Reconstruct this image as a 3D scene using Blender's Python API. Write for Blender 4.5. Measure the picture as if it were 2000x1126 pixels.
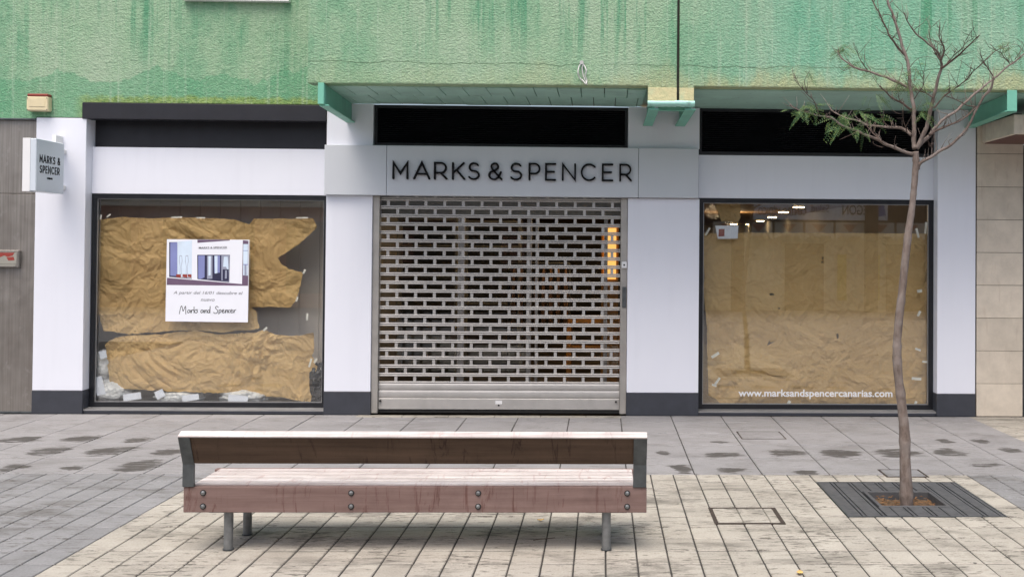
import bpy, bmesh, math, random
from mathutils import Vector, Matrix, noise
from mathutils.geometry import delaunay_2d_cdt
random.seed(7)
R = math.radians
scene = bpy.context.scene
for o in list(bpy.data.objects): bpy.data.objects.remove(o)

# ------------------------------------------------------------------ camera
CAM_H, CAM_D = 1.68, 10.948           # eye height, distance to the shopfront plane (Y = 0)
FPX, CX, CY = 2100.0, 1237.98, 456.25  # focal length and principal point in photograph pixels
AX = ((0.9995360816720593, -0.029470309144844803, 0.007689103626148979),
      (0.008132787847991417, 0.014965117743785974, -0.9998549409853084),
      (0.029350965869728095, 0.9994536238014358, 0.015197850923474584))   # right, down, forward
RGT, DWN, FWD = (Vector(a) for a in AX)
cam_data = bpy.data.cameras.new('camera')
cam = bpy.data.objects.new('camera', cam_data)
scene.collection.objects.link(cam)
cam_data.sensor_width = 36.0
cam_data.lens = 36.0 * FPX / 2000.0
cam_data.shift_x = (1000.0 - CX) / 2000.0
cam_data.shift_y = (CY - 563.0) / 2000.0
cam_data.clip_start, cam_data.clip_end = 0.05, 500
up, back = -DWN, -FWD
cam.matrix_world = Matrix(((RGT.x, up.x, back.x, 0), (RGT.y, up.y, back.y, -CAM_D), (RGT.z, up.z, back.z, CAM_H), (0, 0, 0, 1)))
scene.camera = cam

# ------------------------------------------------------------------ world, sun, exposure
SUN_EL, SUN_AZ = R(66), R(200)        # azimuth clockwise from +Y: behind the camera, a little to its left
world = bpy.data.worlds.new('World'); scene.world = world; world.use_nodes = True
wn = world.node_tree
sky = wn.nodes.new('ShaderNodeTexSky'); sky.sky_type = 'NISHITA'; sky.sun_disc = False
sky.sun_elevation = SUN_EL; sky.sun_rotation = SUN_AZ; sky.dust_density = 6.0; sky.air_density = 1.0; sky.ozone_density = 1.0
bg = wn.nodes['Background']; bg.inputs[1].default_value = 0.135
wn.links.new(sky.outputs[0], bg.inputs[0])
sd = bpy.data.lights.new('sun', 'SUN'); sd.energy = 1.25; sd.angle = R(42); sd.color = (1.0, 0.97, 0.94)
sun = bpy.data.objects.new('sun', sd); scene.collection.objects.link(sun)
sdir = Vector((math.sin(SUN_AZ) * math.cos(SUN_EL), math.cos(SUN_AZ) * math.cos(SUN_EL), math.sin(SUN_EL)))
sun.rotation_euler = sdir.to_track_quat('Z', 'Y').to_euler(); sun.location = (-3, -14, 14)
scene.view_settings.view_transform = 'Standard'; scene.view_settings.look = 'None'
scene.view_settings.exposure = 0.72; scene.view_settings.gamma = 1.0; scene.view_settings.use_curve_mapping = False

# ------------------------------------------------------------------ pixel helpers
def ray(px, py):
    return RGT * ((px - CX) / FPX) + DWN * ((py - CY) / FPX) + FWD
def F(px, py, Y=0.0):
    """point of the vertical plane Y seen at a photograph pixel"""
    d = ray(px, py); t = (CAM_D + Y) / d.y
    return Vector((d.x * t, Y, CAM_H + d.z * t))
def G(px, py, z=0.0):
    d = ray(px, py); t = (z - CAM_H) / d.z
    return Vector((d.x * t, d.y * t - CAM_D, z))

# ------------------------------------------------------------------ objects
COL = scene.collection
WM = {}
def link(o, parent=None, basis=None):
    COL.objects.link(o)
    b = basis or Matrix.Identity(4)
    if parent:
        o.parent = parent; o.matrix_parent_inverse = WM[parent.name].inverted()
    o.matrix_basis = b
    WM[o.name] = b.copy()
    return o
def tag(o, label, cat, group=None):
    o['label'] = label; o['category'] = cat
    if group: o['group'] = group
    return o
def thing(name, loc, label, cat, group=None):
    e = bpy.data.objects.new(name, None); e.empty_display_size = 0.1
    link(e, None, Matrix.Translation(Vector(loc)))
    return tag(e, label, cat, group)
class MB:
    def __init__(s): s.v = []; s.f = []; s.m = []; s.cur = 0
    def add(s, vs, fs):
        n = len(s.v); s.v += [Vector(v) for v in vs]
        for f in fs: s.f.append([n + i for i in f]); s.m.append(s.cur)
        return s
    def box(s, x0, x1, y0, y1, z0, z1):
        return s.add([(x0,y0,z0),(x1,y0,z0),(x1,y1,z0),(x0,y1,z0),(x0,y0,z1),(x1,y0,z1),(x1,y1,z1),(x0,y1,z1)],
                     [(3,2,1,0),(4,5,6,7),(0,1,5,4),(1,2,6,5),(2,3,7,6),(3,0,4,7)])
    def prism(s, pts, axis, a, b):
        """polygon pts (2D) extruded from a to b along axis ('x': (y,z), 'y': (x,z), 'z': (x,y))"""
        def p3(p, t): return {'x': (t, p[0], p[1]), 'y': (p[0], t, p[1]), 'z': (p[0], p[1], t)}[axis]
        n = len(pts)
        vs = [p3(p, a) for p in pts] + [p3(p, b) for p in pts]
        return s.add(vs, [list(range(n))[::-1], list(range(n, 2*n))] + [(i, (i+1) % n, n+(i+1) % n, n+i) for i in range(n)])
    def tube(s, pts, rad, n=8, cap=True, wob=0.0):
        pts = [Vector(p) for p in pts]
        if not hasattr(rad, '__len__'): rad = [rad]*len(pts)
        rings = []; prev = None
        for i, p in enumerate(pts):
            t = (pts[min(i+1, len(pts)-1)] - pts[max(i-1, 0)]).normalized()
            if prev is None:
                a = Vector((0, 0, 1)) if abs(t.z) < .9 else Vector((1, 0, 0))
                prev = t.cross(a).normalized()
            prev = (prev - t*prev.dot(t)).normalized(); b = t.cross(prev)
            ring = []
            for k in range(n):
                r = rad[i]
                if wob: r *= 1 + wob*noise.noise(p*23 + Vector((k*1.7, k*.9, 0)))
                ring.append(p + (prev*math.cos(2*math.pi*k/n) + b*math.sin(2*math.pi*k/n))*r)
            rings.append(ring)
        vs = [v for r in rings for v in r]; fs = []
        for i in range(len(pts)-1):
            for k in range(n):
                fs.append((i*n+k, i*n+(k+1) % n, (i+1)*n+(k+1) % n, (i+1)*n+k))
        if cap: fs += [list(range(n))[::-1], [(len(pts)-1)*n+k for k in range(n)]]
        return s.add(vs, fs)
    def build(s, name, mat, parent=None, smooth=False, bevel=0.0, origin=None, seg=1):
        mats = mat if isinstance(mat, (list, tuple)) else [mat]
        basis = None; vs = s.v
        if parent is None or origin is not None:
            if origin is None:
                xs = [v.x for v in vs]; ys = [v.y for v in vs]; zs = [v.z for v in vs]
                origin = Vector(((min(xs)+max(xs))/2, (min(ys)+max(ys))/2, min(zs)))
            origin = Vector(origin); vs = [v - origin for v in vs]; basis = Matrix.Translation(origin)
        me = bpy.data.meshes.new(name); me.from_pydata([tuple(v) for v in vs], [], s.f)
        for m in mats: me.materials.append(m)
        if len(mats) > 1: me.polygons.foreach_set('material_index', s.m)
        bm = bmesh.new(); bm.from_mesh(me)
        bmesh.ops.recalc_face_normals(bm, faces=bm.faces)
        if bevel > 0:
            es = [e for e in bm.edges if len(e.link_faces) == 2 and e.calc_face_angle(0) > .5]
            bmesh.ops.bevel(bm, geom=es, offset=bevel, segments=seg, affect='EDGES', profile=.6)
        bm.to_mesh(me); bm.free()
        if smooth: me.polygons.foreach_set('use_smooth', [True]*len(me.polygons))
        me.update()
        o = bpy.data.objects.new(name, me)
        link(o, parent, basis)
        return o
def B(name, x0, x1, y0, y1, z0, z1, mat, parent=None, bevel=0.002):
    return MB().box(x0, x1, y0, y1, z0, z1).build(name, mat, parent, bevel=bevel)
def catmull(pts, sub=4):
    pts = [Vector(p) for p in pts]
    if len(pts) < 3: return pts
    out = []
    for i in range(len(pts)-1):
        p0 = pts[max(i-1, 0)]; p1 = pts[i]; p2 = pts[i+1]; p3 = pts[min(i+2, len(pts)-1)]
        for k in range(sub):
            t = k/sub
            out.append(.5*((2*p1) + (p2-p0)*t + (2*p0-5*p1+4*p2-p3)*t*t + (3*p1-p0-3*p2+p3)*t**3))
    return out + [pts[-1]]

# ------------------------------------------------------------------ materials
class NT:
    def __init__(s, name, rough=.6, metal=0.0, spec=.5):
        s.mat = bpy.data.materials.new(name); s.mat.use_nodes = True
        s.t = s.mat.node_tree; s.b = s.t.nodes['Principled BSDF']
        s.b.inputs['Roughness'].default_value = rough; s.b.inputs['Metallic'].default_value = metal
        s.b.inputs['Specular IOR Level'].default_value = spec
        s.pos = None
    def n(s, t, **kw):
        x = s.t.nodes.new(t)
        for k, v in kw.items(): setattr(x, k, v)
        return x
    def L(s, a, b): s.t.links.new(a, b)
    def P(s, scale=(1, 1, 1), off=(0, 0, 0)):
        if s.pos is None: s.pos = s.n('ShaderNodeNewGeometry').outputs['Position']
        m = s.n('ShaderNodeMapping'); s.L(s.pos, m.inputs[0])
        m.inputs['Scale'].default_value = scale; m.inputs['Location'].default_value = off
        return m.outputs[0]
    def noise(s, scale=1.0, vec=None, detail=4.0, rough=.55, dist=0.0):
        x = s.n('ShaderNodeTexNoise'); x.inputs['Scale'].default_value = scale; x.inputs['Detail'].default_value = detail
        x.inputs['Roughness'].default_value = rough; x.inputs['Distortion'].default_value = dist
        s.L(vec if vec else s.P(), x.inputs['Vector']); return x.outputs[0]
    def vor(s, scale, vec=None, feature='F1', out='Distance'):
        x = s.n('ShaderNodeTexVoronoi'); x.feature = feature; x.inputs['Scale'].default_value = scale
        s.L(vec if vec else s.P(), x.inputs['Vector']); return x.outputs[out]
    def ramp(s, val, stops, interp='LINEAR'):
        x = s.n('ShaderNodeValToRGB'); e = x.color_ramp.elements; x.color_ramp.interpolation = interp
        while len(e) < len(stops): e.new(.5)
        for i, (p, c) in enumerate(stops):
            e[i].position = p
            e[i].color = (c, c, c, 1) if not hasattr(c, '__len__') else (*c, 1)
        s.L(val, x.inputs[0]); return x.outputs[0]
    def mix(s, f, a, b, mode='MIX'):
        x = s.n('ShaderNodeMix', data_type='RGBA', blend_type=mode)
        for sock, v in ((x.inputs[0], f), (x.inputs[6], a), (x.inputs[7], b)):
            if hasattr(v, 'links'): s.L(v, sock)
            elif hasattr(v, '__len__'): sock.default_value = (*v, 1)
            else: sock.default_value = v
        return x.outputs[2]
    def math(s, op, a, b=0.0, clamp=False):
        x = s.n('ShaderNodeMath', operation=op); x.use_clamp = clamp
        for i, v in ((0, a), (1, b)):
            if hasattr(v, 'links'): s.L(v, x.inputs[i])
            else: x.inputs[i].default_value = v
        return x.outputs[0]
    def xyz(s):
        if s.pos is None: s.P()
        x = s.n('ShaderNodeSeparateXYZ'); s.L(s.pos, x.inputs[0]); return x.outputs
    def rng(s, v, a, b, c=0.0, d=1.0):
        x = s.n('ShaderNodeMapRange'); x.interpolation_type = 'SMOOTHSTEP'
        s.L(v, x.inputs[0])
        for i, k in enumerate((a, b, c, d)): x.inputs[i+1].default_value = k
        return x.outputs[0]
    def col(s, v):
        if hasattr(v, 'links'): s.L(v, s.b.inputs['Base Color'])
        else: s.b.inputs['Base Color'].default_value = (*v, 1)
        return s
    def bump(s, h, strength=.3, dist=.01, prev=None):
        x = s.n('ShaderNodeBump'); x.inputs['Strength'].default_value = strength; x.inputs['Distance'].default_value = dist
        s.L(h, x.inputs['Height'])
        if prev is not None: s.L(prev, x.inputs['Normal'])
        s.L(x.outputs[0], s.b.inputs['Normal']); return x.outputs[0]
    def rand(s, a=.9, b=1.1):
        x = s.n('ShaderNodeObjectInfo').outputs['Random']
        m = s.n('ShaderNodeMapRange'); s.L(x, m.inputs[0]); m.inputs[3].default_value = a; m.inputs[4].default_value = b
        return m.outputs[0]
    def roughv(s, v): s.L(v, s.b.inputs['Roughness'])
MAT = {}
def plain(name, c, rough=.5, metal=0.0, var=.08, scale=6.0, spec=.5, bump=0.0, bscale=60, grime=0.0):
    m = NT(name, rough, metal, spec)
    nz = m.noise(scale, detail=5)
    a = tuple(x*(1-var) for x in c); b = tuple(min(1, x*(1+var)) for x in c)
    colr = m.ramp(nz, [(.3, a), (.7, b)])
    if grime:
        g = m.noise(1.0, m.P((9, 9, .8)), detail=6)
        colr = m.mix(m.ramp(g, [(.5, 0.0), (.75, grime)]), colr, tuple(x*.45 for x in c))
    m.col(colr)
    m.roughv(m.ramp(m.noise(scale*2.3, detail=3), [(.3, max(0, rough-.07)), (.7, min(1, rough+.07))]))
    if bump: m.bump(m.noise(bscale, detail=4), bump, .004)
    MAT[name] = m.mat
    return m.mat
plain('white_panel', (.78, .80, .87), .38, var=.015, scale=1.2, grime=.05)
plain('fascia_panel', (.60, .63, .67), .4, var=.015, scale=1.5, grime=.04)
plain('plinth', (.042, .046, .058), .45, var=.12, scale=9, grime=.2, bump=.05)
plain('grate_iron', (.085, .087, .092), .6, .2, var=.2, scale=12, grime=.25, bump=.1)
plain('black_frame', (.009, .010, .013), .35, var=.15)
plain('louver_black', (.010, .011, .015), .5, var=.2, scale=3)
plain('roller_box_black', (.012, .0125, .018), .5, var=.2, scale=4, grime=.4)
plain('bead_metal', (.42, .42, .42), .35, .6)
plain('aluminium', (.47, .455, .435), .42, .3, var=.07, scale=7, grime=.12, bump=.02)
plain('rail_metal', (.42, .40, .37), .45, .45, var=.1, scale=7, grime=.3)
plain('dark_rubber', (.012, .012, .012), .8)
plain('steel_dark', (.10, .11, .115), .5, .5, var=.25, scale=14, grime=.3, bump=.08)
plain('galvanised', (.22, .23, .235), .5, .6, var=.2, scale=22, grime=.35, bump=.06)
plain('letter_black', (.004, .004, .005), .65, spec=.2)
plain('white_paint', (.80, .80, .80), .5, var=.02)
plain('sign_face', (.62, .68, .74), .35, var=.015)
plain('cream_plastic', (.72, .62, .40), .45, var=.06, grime=.15)
plain('red_plastic', (.25, .04, .03), .4)
plain('grey_text', (.20, .20, .22), .6)
plain('poster_white', (.82, .84, .90), .5, var=.01)
plain('print_purple', (.14, .09, .15), .6); plain('print_blue', (.22, .25, .50), .6); plain('print_navy', (.02, .02, .06), .6)
plain('print_pale', (.62, .73, .85), .6); plain('print_red', (.28, .04, .03), .6); plain('print_grey', (.30, .32, .42), .6)
plain('tape', (.72, .70, .62), .35, var=.05)
plain('interior_wall', (.30, .27, .24), .8, var=.06, scale=2)
plain('interior_partition', (.58, .52, .46), .8, var=.06, scale=2)
plain('interior_floor', (.16, .14, .12), .35, var=.1)
plain('interior_ceiling', (.42, .25, .11), .6, var=.1, scale=2)
plain('orange_wood', (.55, .27, .07), .45, var=.15, scale=5)
plain('shelf_grey', (.30, .29, .25), .6)
plain('garment', (.16, .09, .05), .9, var=.3, scale=8)
plain('cable_white', (.62, .62, .60), .5)
plain('soil', (.10, .06, .03), .95, var=.45, scale=40, bump=.8, bscale=45)
plain('litter', (.20, .10, .04), .9, var=.4, scale=60)
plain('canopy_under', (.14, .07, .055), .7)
plain('joint_dark', (.035, .032, .028), .95, var=.3, scale=20)
plain('terracotta', (.42, .17, .115), .75, var=.1, scale=2, grime=.2)
plain('cream_stone', (.66, .58, .46), .8, var=.1, scale=3, grime=.3)
plain('dark_glass', (.03, .035, .04), .15)
plain('banner_white', (.78, .78, .78), .6); plain('banner_blue', (.02, .16, .48), .5)
plain('yellow_paint', (.55, .42, .03), .5)

def stucco(name, tealness, left=False):
    m = NT(name, .9, spec=.15)
    X, Y, Z = m.xyz()
    big = m.noise(1.1, m.P((1, 1, .45)), detail=10, rough=.72)
    base = m.ramp(big, [(.33, (.155, .35, .205)), (.43, (.22, .40, .25)), (.51, (.30, .45, .295)), (.66, (.36, .48, .34))])
    teal = m.ramp(m.noise(1.5, m.P((1.3, 1, .30), (4, 0, 2)), detail=10, rough=.72), [(.32, (.115, .36, .235)), (.44, (.165, .41, .275)), (.54, (.235, .45, .315)), (.67, (.34, .48, .35))])
    if left:
        c = base
        wob = m.noise(1.9, m.P((1, 1, .25)), detail=8, rough=.6)
        edge = m.math('SUBTRACT', Z, m.math('MULTIPLY', wob, .62))
        band = m.rng(edge, 3.105, 3.085)
        c = m.mix(m.math('MULTIPLY', band, .62), c, (.125, .35, .195))
        n2 = m.noise(9, detail=7, rough=.7)
        moss = m.rng(m.math('SUBTRACT', Z, m.math('MULTIPLY', n2, .17)), 3.13, 3.075)
        xm = m.rng(X, -5.35, -5.15)
        c = m.mix(m.math('MULTIPLY', m.math('MULTIPLY', moss, xm), .85), c, m.ramp(m.noise(30, detail=5), [(.35, (.16, .25, .06)), (.6, (.30, .40, .12))]))
    else:
        fac = m.rng(X, tealness, tealness + 1.6)
        c = m.mix(m.math('MULTIPLY', fac, .9), base, teal)
        n2 = m.noise(2.6, m.P((1, 1, .45), (7, 0, 0)), detail=9, rough=.7)
        yl = m.rng(m.math('SUBTRACT', Z, m.math('MULTIPLY', n2, .80)), 2.97, 2.72)
        xm = m.rng(X, -1.2, 1.0, .25, .95)
        c = m.mix(m.math('MULTIPLY', m.math('MULTIPLY', yl, xm), .8), c, (.43, .43, .235))
    st = m.noise(1.0, m.P((11, 11, .42)), detail=9, rough=.7)
    gate = m.ramp(m.noise(.9, m.P((1, 1, .5), (3, 1, 9)), detail=4), [(.40, 0.0), (.58, 1.0)])
    streak = m.math('MULTIPLY', m.ramp(st, [(.51, 0.0), (.60, 1.0)]), gate)
    streak = m.math('MULTIPLY', streak, m.rng(m.math('ADD', Z, m.math('MULTIPLY', m.noise(3, m.P((1, 1, .1)), detail=4), .5)), 3.45, 4.0, .12, .85))
    c = m.mix(streak, c, (.095, .30, .17))
    st2 = m.noise(1.0, m.P((26, 26, .5), (5, 5, 1)), detail=7, rough=.65)
    c = m.mix(m.ramp(st2, [(.56, 0.0), (.70, .5)]), c, (.42, .54, .40))
    cz = m.math('SUBTRACT', Z, m.math('MULTIPLY', m.noise(3.2, m.P((1, 1, 0)), detail=9, rough=.7), .11))
    crack = m.math('COMPARE', cz, 3.285); crack.node.inputs[2].default_value = .0034
    cm = m.math('MULTIPLY', crack, m.ramp(m.noise(1.2, m.P((1, 0, 0), (2, 0, 0)), detail=2), [(.40, 0.0), (.47, 1.0)]))
    if not left: c = m.mix(m.math('MULTIPLY', cm, .7), c, (.08, .15, .08))
    # trowelled grain: light on raised crumbs is painted into the colour, pits are darkened
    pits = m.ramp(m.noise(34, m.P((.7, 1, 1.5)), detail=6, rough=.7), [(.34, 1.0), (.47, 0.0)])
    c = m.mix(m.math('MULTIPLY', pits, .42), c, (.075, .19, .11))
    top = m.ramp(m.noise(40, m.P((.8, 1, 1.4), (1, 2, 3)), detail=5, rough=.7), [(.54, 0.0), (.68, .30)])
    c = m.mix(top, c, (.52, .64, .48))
    m.col(c)
    h = m.math('ADD', m.math('MULTIPLY', m.noise(30, m.P((.8, 1, 1.3)), detail=7, rough=.72), 1.4), m.math('MULTIPLY', m.vor(48, m.P((1, 1, 1.3))), .5))
    if not left: h = m.math('SUBTRACT', h, m.math('MULTIPLY', cm, 1.2))
    m.bump(h, 1.0, .010)
    MAT[name] = m.mat
stucco('stucco_left', 0, True)
stucco('stucco_front', .3)

def teal_paint(name, c):
    m = NT(name, .5, spec=.4)
    a = m.noise(3.5, detail=6); g = m.noise(1, m.P((14, 14, 3)), detail=6)
    k = m.ramp(a, [(.3, tuple(x*.86 for x in c)), (.7, tuple(min(1, x*1.1) for x in c))])
    k = m.mix(m.ramp(g, [(.62, 0.0), (.72, .4)]), k, (.07, .12, .09))
    m.col(k); m.bump(m.noise(30, detail=4), .15, .004)
    MAT[name] = m.mat
teal_paint('teal_steel', (.17, .47, .35))
teal_paint('teal_soffit', (.38, .60, .51))
teal_paint('cyan_flash', (.42, .78, .68))
m = NT('yellow_render', .9, spec=.2)
m.col(m.ramp(m.noise(9, detail=6), [(.3, (.52, .52, .30)), (.5, (.62, .57, .33)), (.72, (.46, .56, .36))])); m.bump(m.noise(40, detail=5), .7, .008); MAT['yellow_render'] = m.mat

def brushed(name):
    m = NT(name, .38, .55)
    s = m.noise(1, m.P((60, 60, 1.2)), detail=4); b = m.noise(2.0, m.P((1, 1, .5)), detail=5)
    c = m.ramp(s, [(.3, (.24, .22, .20)), (.7, (.34, .32, .295))])
    c = m.mix(m.ramp(b, [(.4, 0.0), (.65, .45)]), c, (.17, .145, .125))
    c = m.mix(m.ramp(m.noise(14, m.P((1, 1, .6)), detail=7), [(.6, 0.0), (.7, .35)]), c, (.42, .40, .38))
    m.col(c); m.roughv(m.ramp(m.noise(9, detail=4), [(.3, .3), (.7, .5)])); m.bump(s, .05, .002)
    MAT[name] = m.mat
brushed('stainless')

def limestone(name, c):
    m = NT(name, .7, spec=.3)
    a = m.noise(5, detail=8, rough=.65); r = m.rand(.90, 1.08)
    k = m.ramp(a, [(.3, tuple(x*.85 for x in c)), (.7, tuple(x*1.1 for x in c))])
    k = m.mix(m.ramp(m.noise(1, m.P((16, 16, 2.5)), detail=6), [(.58, 0.0), (.75, .35)]), k, (.30, .20, .12))
    x = m.n('ShaderNodeVectorMath', operation='SCALE'); m.L(k, x.inputs[0]); m.L(r, x.inputs[3])
    m.col(x.outputs[0]); m.bump(m.noise(50, detail=5), .2, .003)
    MAT[name] = m.mat
limestone('limestone', (.66, .585, .48))

# stains on the pavement: (x, y, half-width, half-depth) taken from the photograph through the ground plane
S4 = 400/1382
STAINS = []
for i, cx, cy, w, h in ((0,140,200,320,46),(0,545,195,270,46),(0,935,200,230,40),(0,330,278,270,66),(0,745,276,380,70),(0,1120,285,240,56),
                        (0,80,390,210,60),(0,490,392,210,44),(0,930,378,290,86),(0,790,485,180,36),(3,700,212,130,22),(3,740,300,270,36),(3,1150,288,290,60),
                        (3,460,395,150,60),(3,800,410,220,40),(3,1290,420,200,30),(4,140,288,310,60),(4,520,290,340,66),(4,880,288,250,54),(4,1130,372,260,26),(4,860,210,130,26),(4,1290,270,160,36),(3,320,290,110,30),(4,1090,212,150,30)):
    c = G(i*400 + cx*S4, 800 + cy*S4); a = G(i*400 + (cx+w/2)*S4, 800 + cy*S4); b = G(i*400+cx*S4, 800+(cy-h/2)*S4)
    STAINS.append((c.x, c.y, a.x - c.x, abs(b.y - c.y)))
def paving(name, ca, cb, tint=.1, stains=False, dirt=.5, spots=.5):
    m = NT(name, .78, spec=.3)
    a = m.noise(3.5, detail=9, rough=.68); f = m.noise(90, detail=5)
    k = m.ramp(a, [(.28, ca), (.72, cb)])
    x = m.n('ShaderNodeVectorMath', operation='SCALE'); m.L(k, x.inputs[0]); m.L(m.rand(1-tint, 1+tint), x.inputs[3]); k = x.outputs[0]
    k = m.mix(.25, k, m.ramp(f, [(.3, tuple(v*.6 for v in ca)), (.7, tuple(min(1, v*1.25) for v in cb))]))
    d = m.noise(2.6, m.P((.6, 1.4, 1)), detail=10, rough=.75, dist=.4)
    k = m.mix(m.ramp(d, [(.50, 0.0), (.68, dirt)]), k, (.075, .068, .058))
    d2 = m.math('MULTIPLY', m.noise(17, m.P((.55, 2.0, 1)), detail=8, rough=.72), m.ramp(m.noise(1.7, m.P((1, 1.6, 1), (2, 5, 0)), detail=4), [(.3, .86), (.7, 1.12)]))
    k = m.mix(m.ramp(d2, [(.55, 0.0), (.61, dirt)]), k, (.07, .062, .052))
    sp = m.vor(5.5, m.P((1, 1.2, 1))); sm = m.math('MULTIPLY', m.ramp(sp, [(.045, 1.0), (.075, 0.0)]), m.ramp(m.noise(3, m.P((1, 1, 1), (8, 3, 0)), detail=2), [(.5, 0.0), (.56, 1.0)]))
    k = m.mix(m.math('MULTIPLY', sm, spots), k, (.045, .042, .04))
    wet = None
    if stains:
        wv = m.n('ShaderNodeVectorMath', operation='ADD')
        nn = m.n('ShaderNodeTexNoise'); nn.inputs['Scale'].default_value = 4.0; nn.inputs['Detail'].default_value = 7; nn.inputs['Roughness'].default_value = .7
        m.L(m.P((.7, 1.2, 1)), nn.inputs['Vector'])
        sc = m.n('ShaderNodeVectorMath', operation='MULTIPLY_ADD'); m.L(nn.outputs['Color'], sc.inputs[0])
        sc.inputs[1].default_value = (.34, .40, 0); sc.inputs[2].default_value = (-.17, -.20, 0)
        m.L(m.pos, wv.inputs[0]); m.L(sc.outputs[0], wv.inputs[1])
        tot = None
        for (sx, sy, hw, hd) in STAINS:
            mp = m.n('ShaderNodeMapping'); m.L(wv.outputs[0], mp.inputs[0])
            mp.inputs['Scale'].default_value = (1/hw, 1/hd, 0); mp.inputs['Location'].default_value = (-sx/hw, -sy/hd, 0)
            ln = m.n('ShaderNodeVectorMath', operation='LENGTH'); m.L(mp.outputs[0], ln.inputs[0])
            v = m.rng(ln.outputs['Value'], 1.25, .55)
            tot = v if tot is None else m.math('MAXIMUM', tot, v)
        brk = m.noise(1.0, m.P((4.5, 24, 1), (3, 3, 0)), detail=10, rough=.72)
        wet = m.ramp(m.math('ADD', m.math('MULTIPLY', tot, .70), m.math('MULTIPLY', m.math('SUBTRACT', brk, .5), 3.0)), [(.34, 0.0), (.62, 1.0)])
        wet = m.math('MULTIPLY', wet, m.ramp(tot, [(.0, 0.0), (.2, 1.0)]))
        k = m.mix(m.math('MULTIPLY', wet, .95), k, (.062, .057, .052))
    m.col(k)
    rv = m.ramp(a, [(.3, .62), (.7, .85)])
    m.roughv(rv)
    m.bump(f, .22, .003, m.bump(m.noise(25, detail=6), .2, .004))
    MAT[name] = m.mat
paving('white_paving', (.30, .275, .235), (.42, .395, .345), .10, dirt=.78, spots=.85)
paving('grey_paving', (.18, .18, .183), (.26, .26, .265), .09, dirt=.62, spots=.5)
paving('grey_slab', (.215, .21, .21), (.295, .29, .295), .06, stains=True, dirt=.38, spots=.3)

def wood(name, ca, cb, red, amt):
    m = NT(name, .72, spec=.3)
    g = m.noise(1, m.P((1.2, 26, 26)), detail=8, rough=.65)
    k = m.ramp(g, [(.3, ca), (.7, cb)])
    st = m.noise(1, m.P((20, 3, 2.6), (1, 0, 0)), detail=7, rough=.7, dist=1.4)
    k = m.mix(m.ramp(st, [(.56, 0.0), (.66, amt)]), k, red)
    k = m.mix(m.ramp(m.noise(6, detail=8, rough=.7), [(.45, 0.0), (.75, .4)]), k, tuple(x*.6 for x in ca))
    m.col(k); m.bump(g, .25, .004); MAT[name] = m.mat
wood('beam_wood', (.155, .098, .086), (.255, .175, .158), (.095, .032, .023), .75)
wood('back_wood', (.062, .038, .025), (.118, .076, .051), (.022, .010, .007), .75)  # browner board; the shade of its downward lean is also in the colour
wood('seat_wood', (.36, .305, .29), (.70, .655, .64), (.30, .16, .14), .4)
wood('bark', (.15, .115, .095), (.29, .235, .205), (.08, .06, .05), .5)
m = NT('bark_tree', .85, spec=.2)
g = m.noise(1, m.P((40, 40, 14)), detail=7, rough=.7)
m.col(m.mix(m.ramp(m.noise(9, detail=5), [(.45, 0.0), (.65, .6)]), m.ramp(g, [(.3, (.10, .075, .062)), (.7, (.235, .19, .165))]), (.27, .235, .215)))
m.bump(m.noise(1, m.P((6, 6, 30)), detail=5), .5, .006, m.bump(g, .6, .008)); MAT['bark_tree'] = m.mat
m = NT('twig', .85, spec=.2); m.col(m.ramp(m.noise(7, detail=5), [(.3, (.06, .042, .034)), (.7, (.17, .125, .105))])); MAT['twig'] = m.mat
m = NT('leaf', .55, spec=.3)
x = m.n('ShaderNodeNewGeometry').outputs['Random Per Island']
m.col(m.ramp(x, [(.0, (.035, .09, .035)), (.5, (.07, .15, .05)), (1.0, (.17, .23, .06))])); MAT['leaf'] = m.mat

def kraft(name):
    m = NT(name, .62, spec=.3)
    a = m.noise(2.2, detail=8, rough=.65); f = m.noise(1, m.P((30, 30, 140)), detail=4)
    k = m.ramp(a, [(.3, (.54, .35, .145)), (.7, (.67, .46, .21))])
    k = m.mix(.18, k, m.ramp(f, [(.3, (.36, .2, .07)), (.7, (.66, .45, .20))]))
    m.col(k)
    w = m.n('ShaderNodeTexNoise'); w.inputs['Scale'].default_value = 3; m.L(m.P(), w.inputs['Vector'])
    sc = m.n('ShaderNodeVectorMath', operation='MULTIPLY_ADD'); m.L(w.outputs['Color'], sc.inputs[0]); sc.inputs[1].default_value = (.35, .35, .35); m.L(m.pos, sc.inputs[2])
    c1 = m.vor(7, sc.outputs[0]); c2 = m.vor(19, sc.outputs[0])
    b1 = m.bump(c1, .6, .04); b2 = m.bump(c2, .5, .018, b1); m.bump(m.noise(30, detail=6), .2, .004, b2)
    MAT[name] = m.mat
kraft('kraft_paper')
def bagmat(name, c, rough):
    m = NT(name, rough, spec=.5)
    m.col(m.ramp(m.noise(12, detail=5), [(.3, tuple(x*.7 for x in c)), (.7, c)]))
    m.bump(m.vor(26), .7, .02, m.bump(m.noise(40, detail=5), .5, .01)); MAT[name] = m.mat
bagmat('white_bag', (.80, .80, .79), .3)
bagmat('black_bag', (.02, .02, .022), .25)
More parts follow.
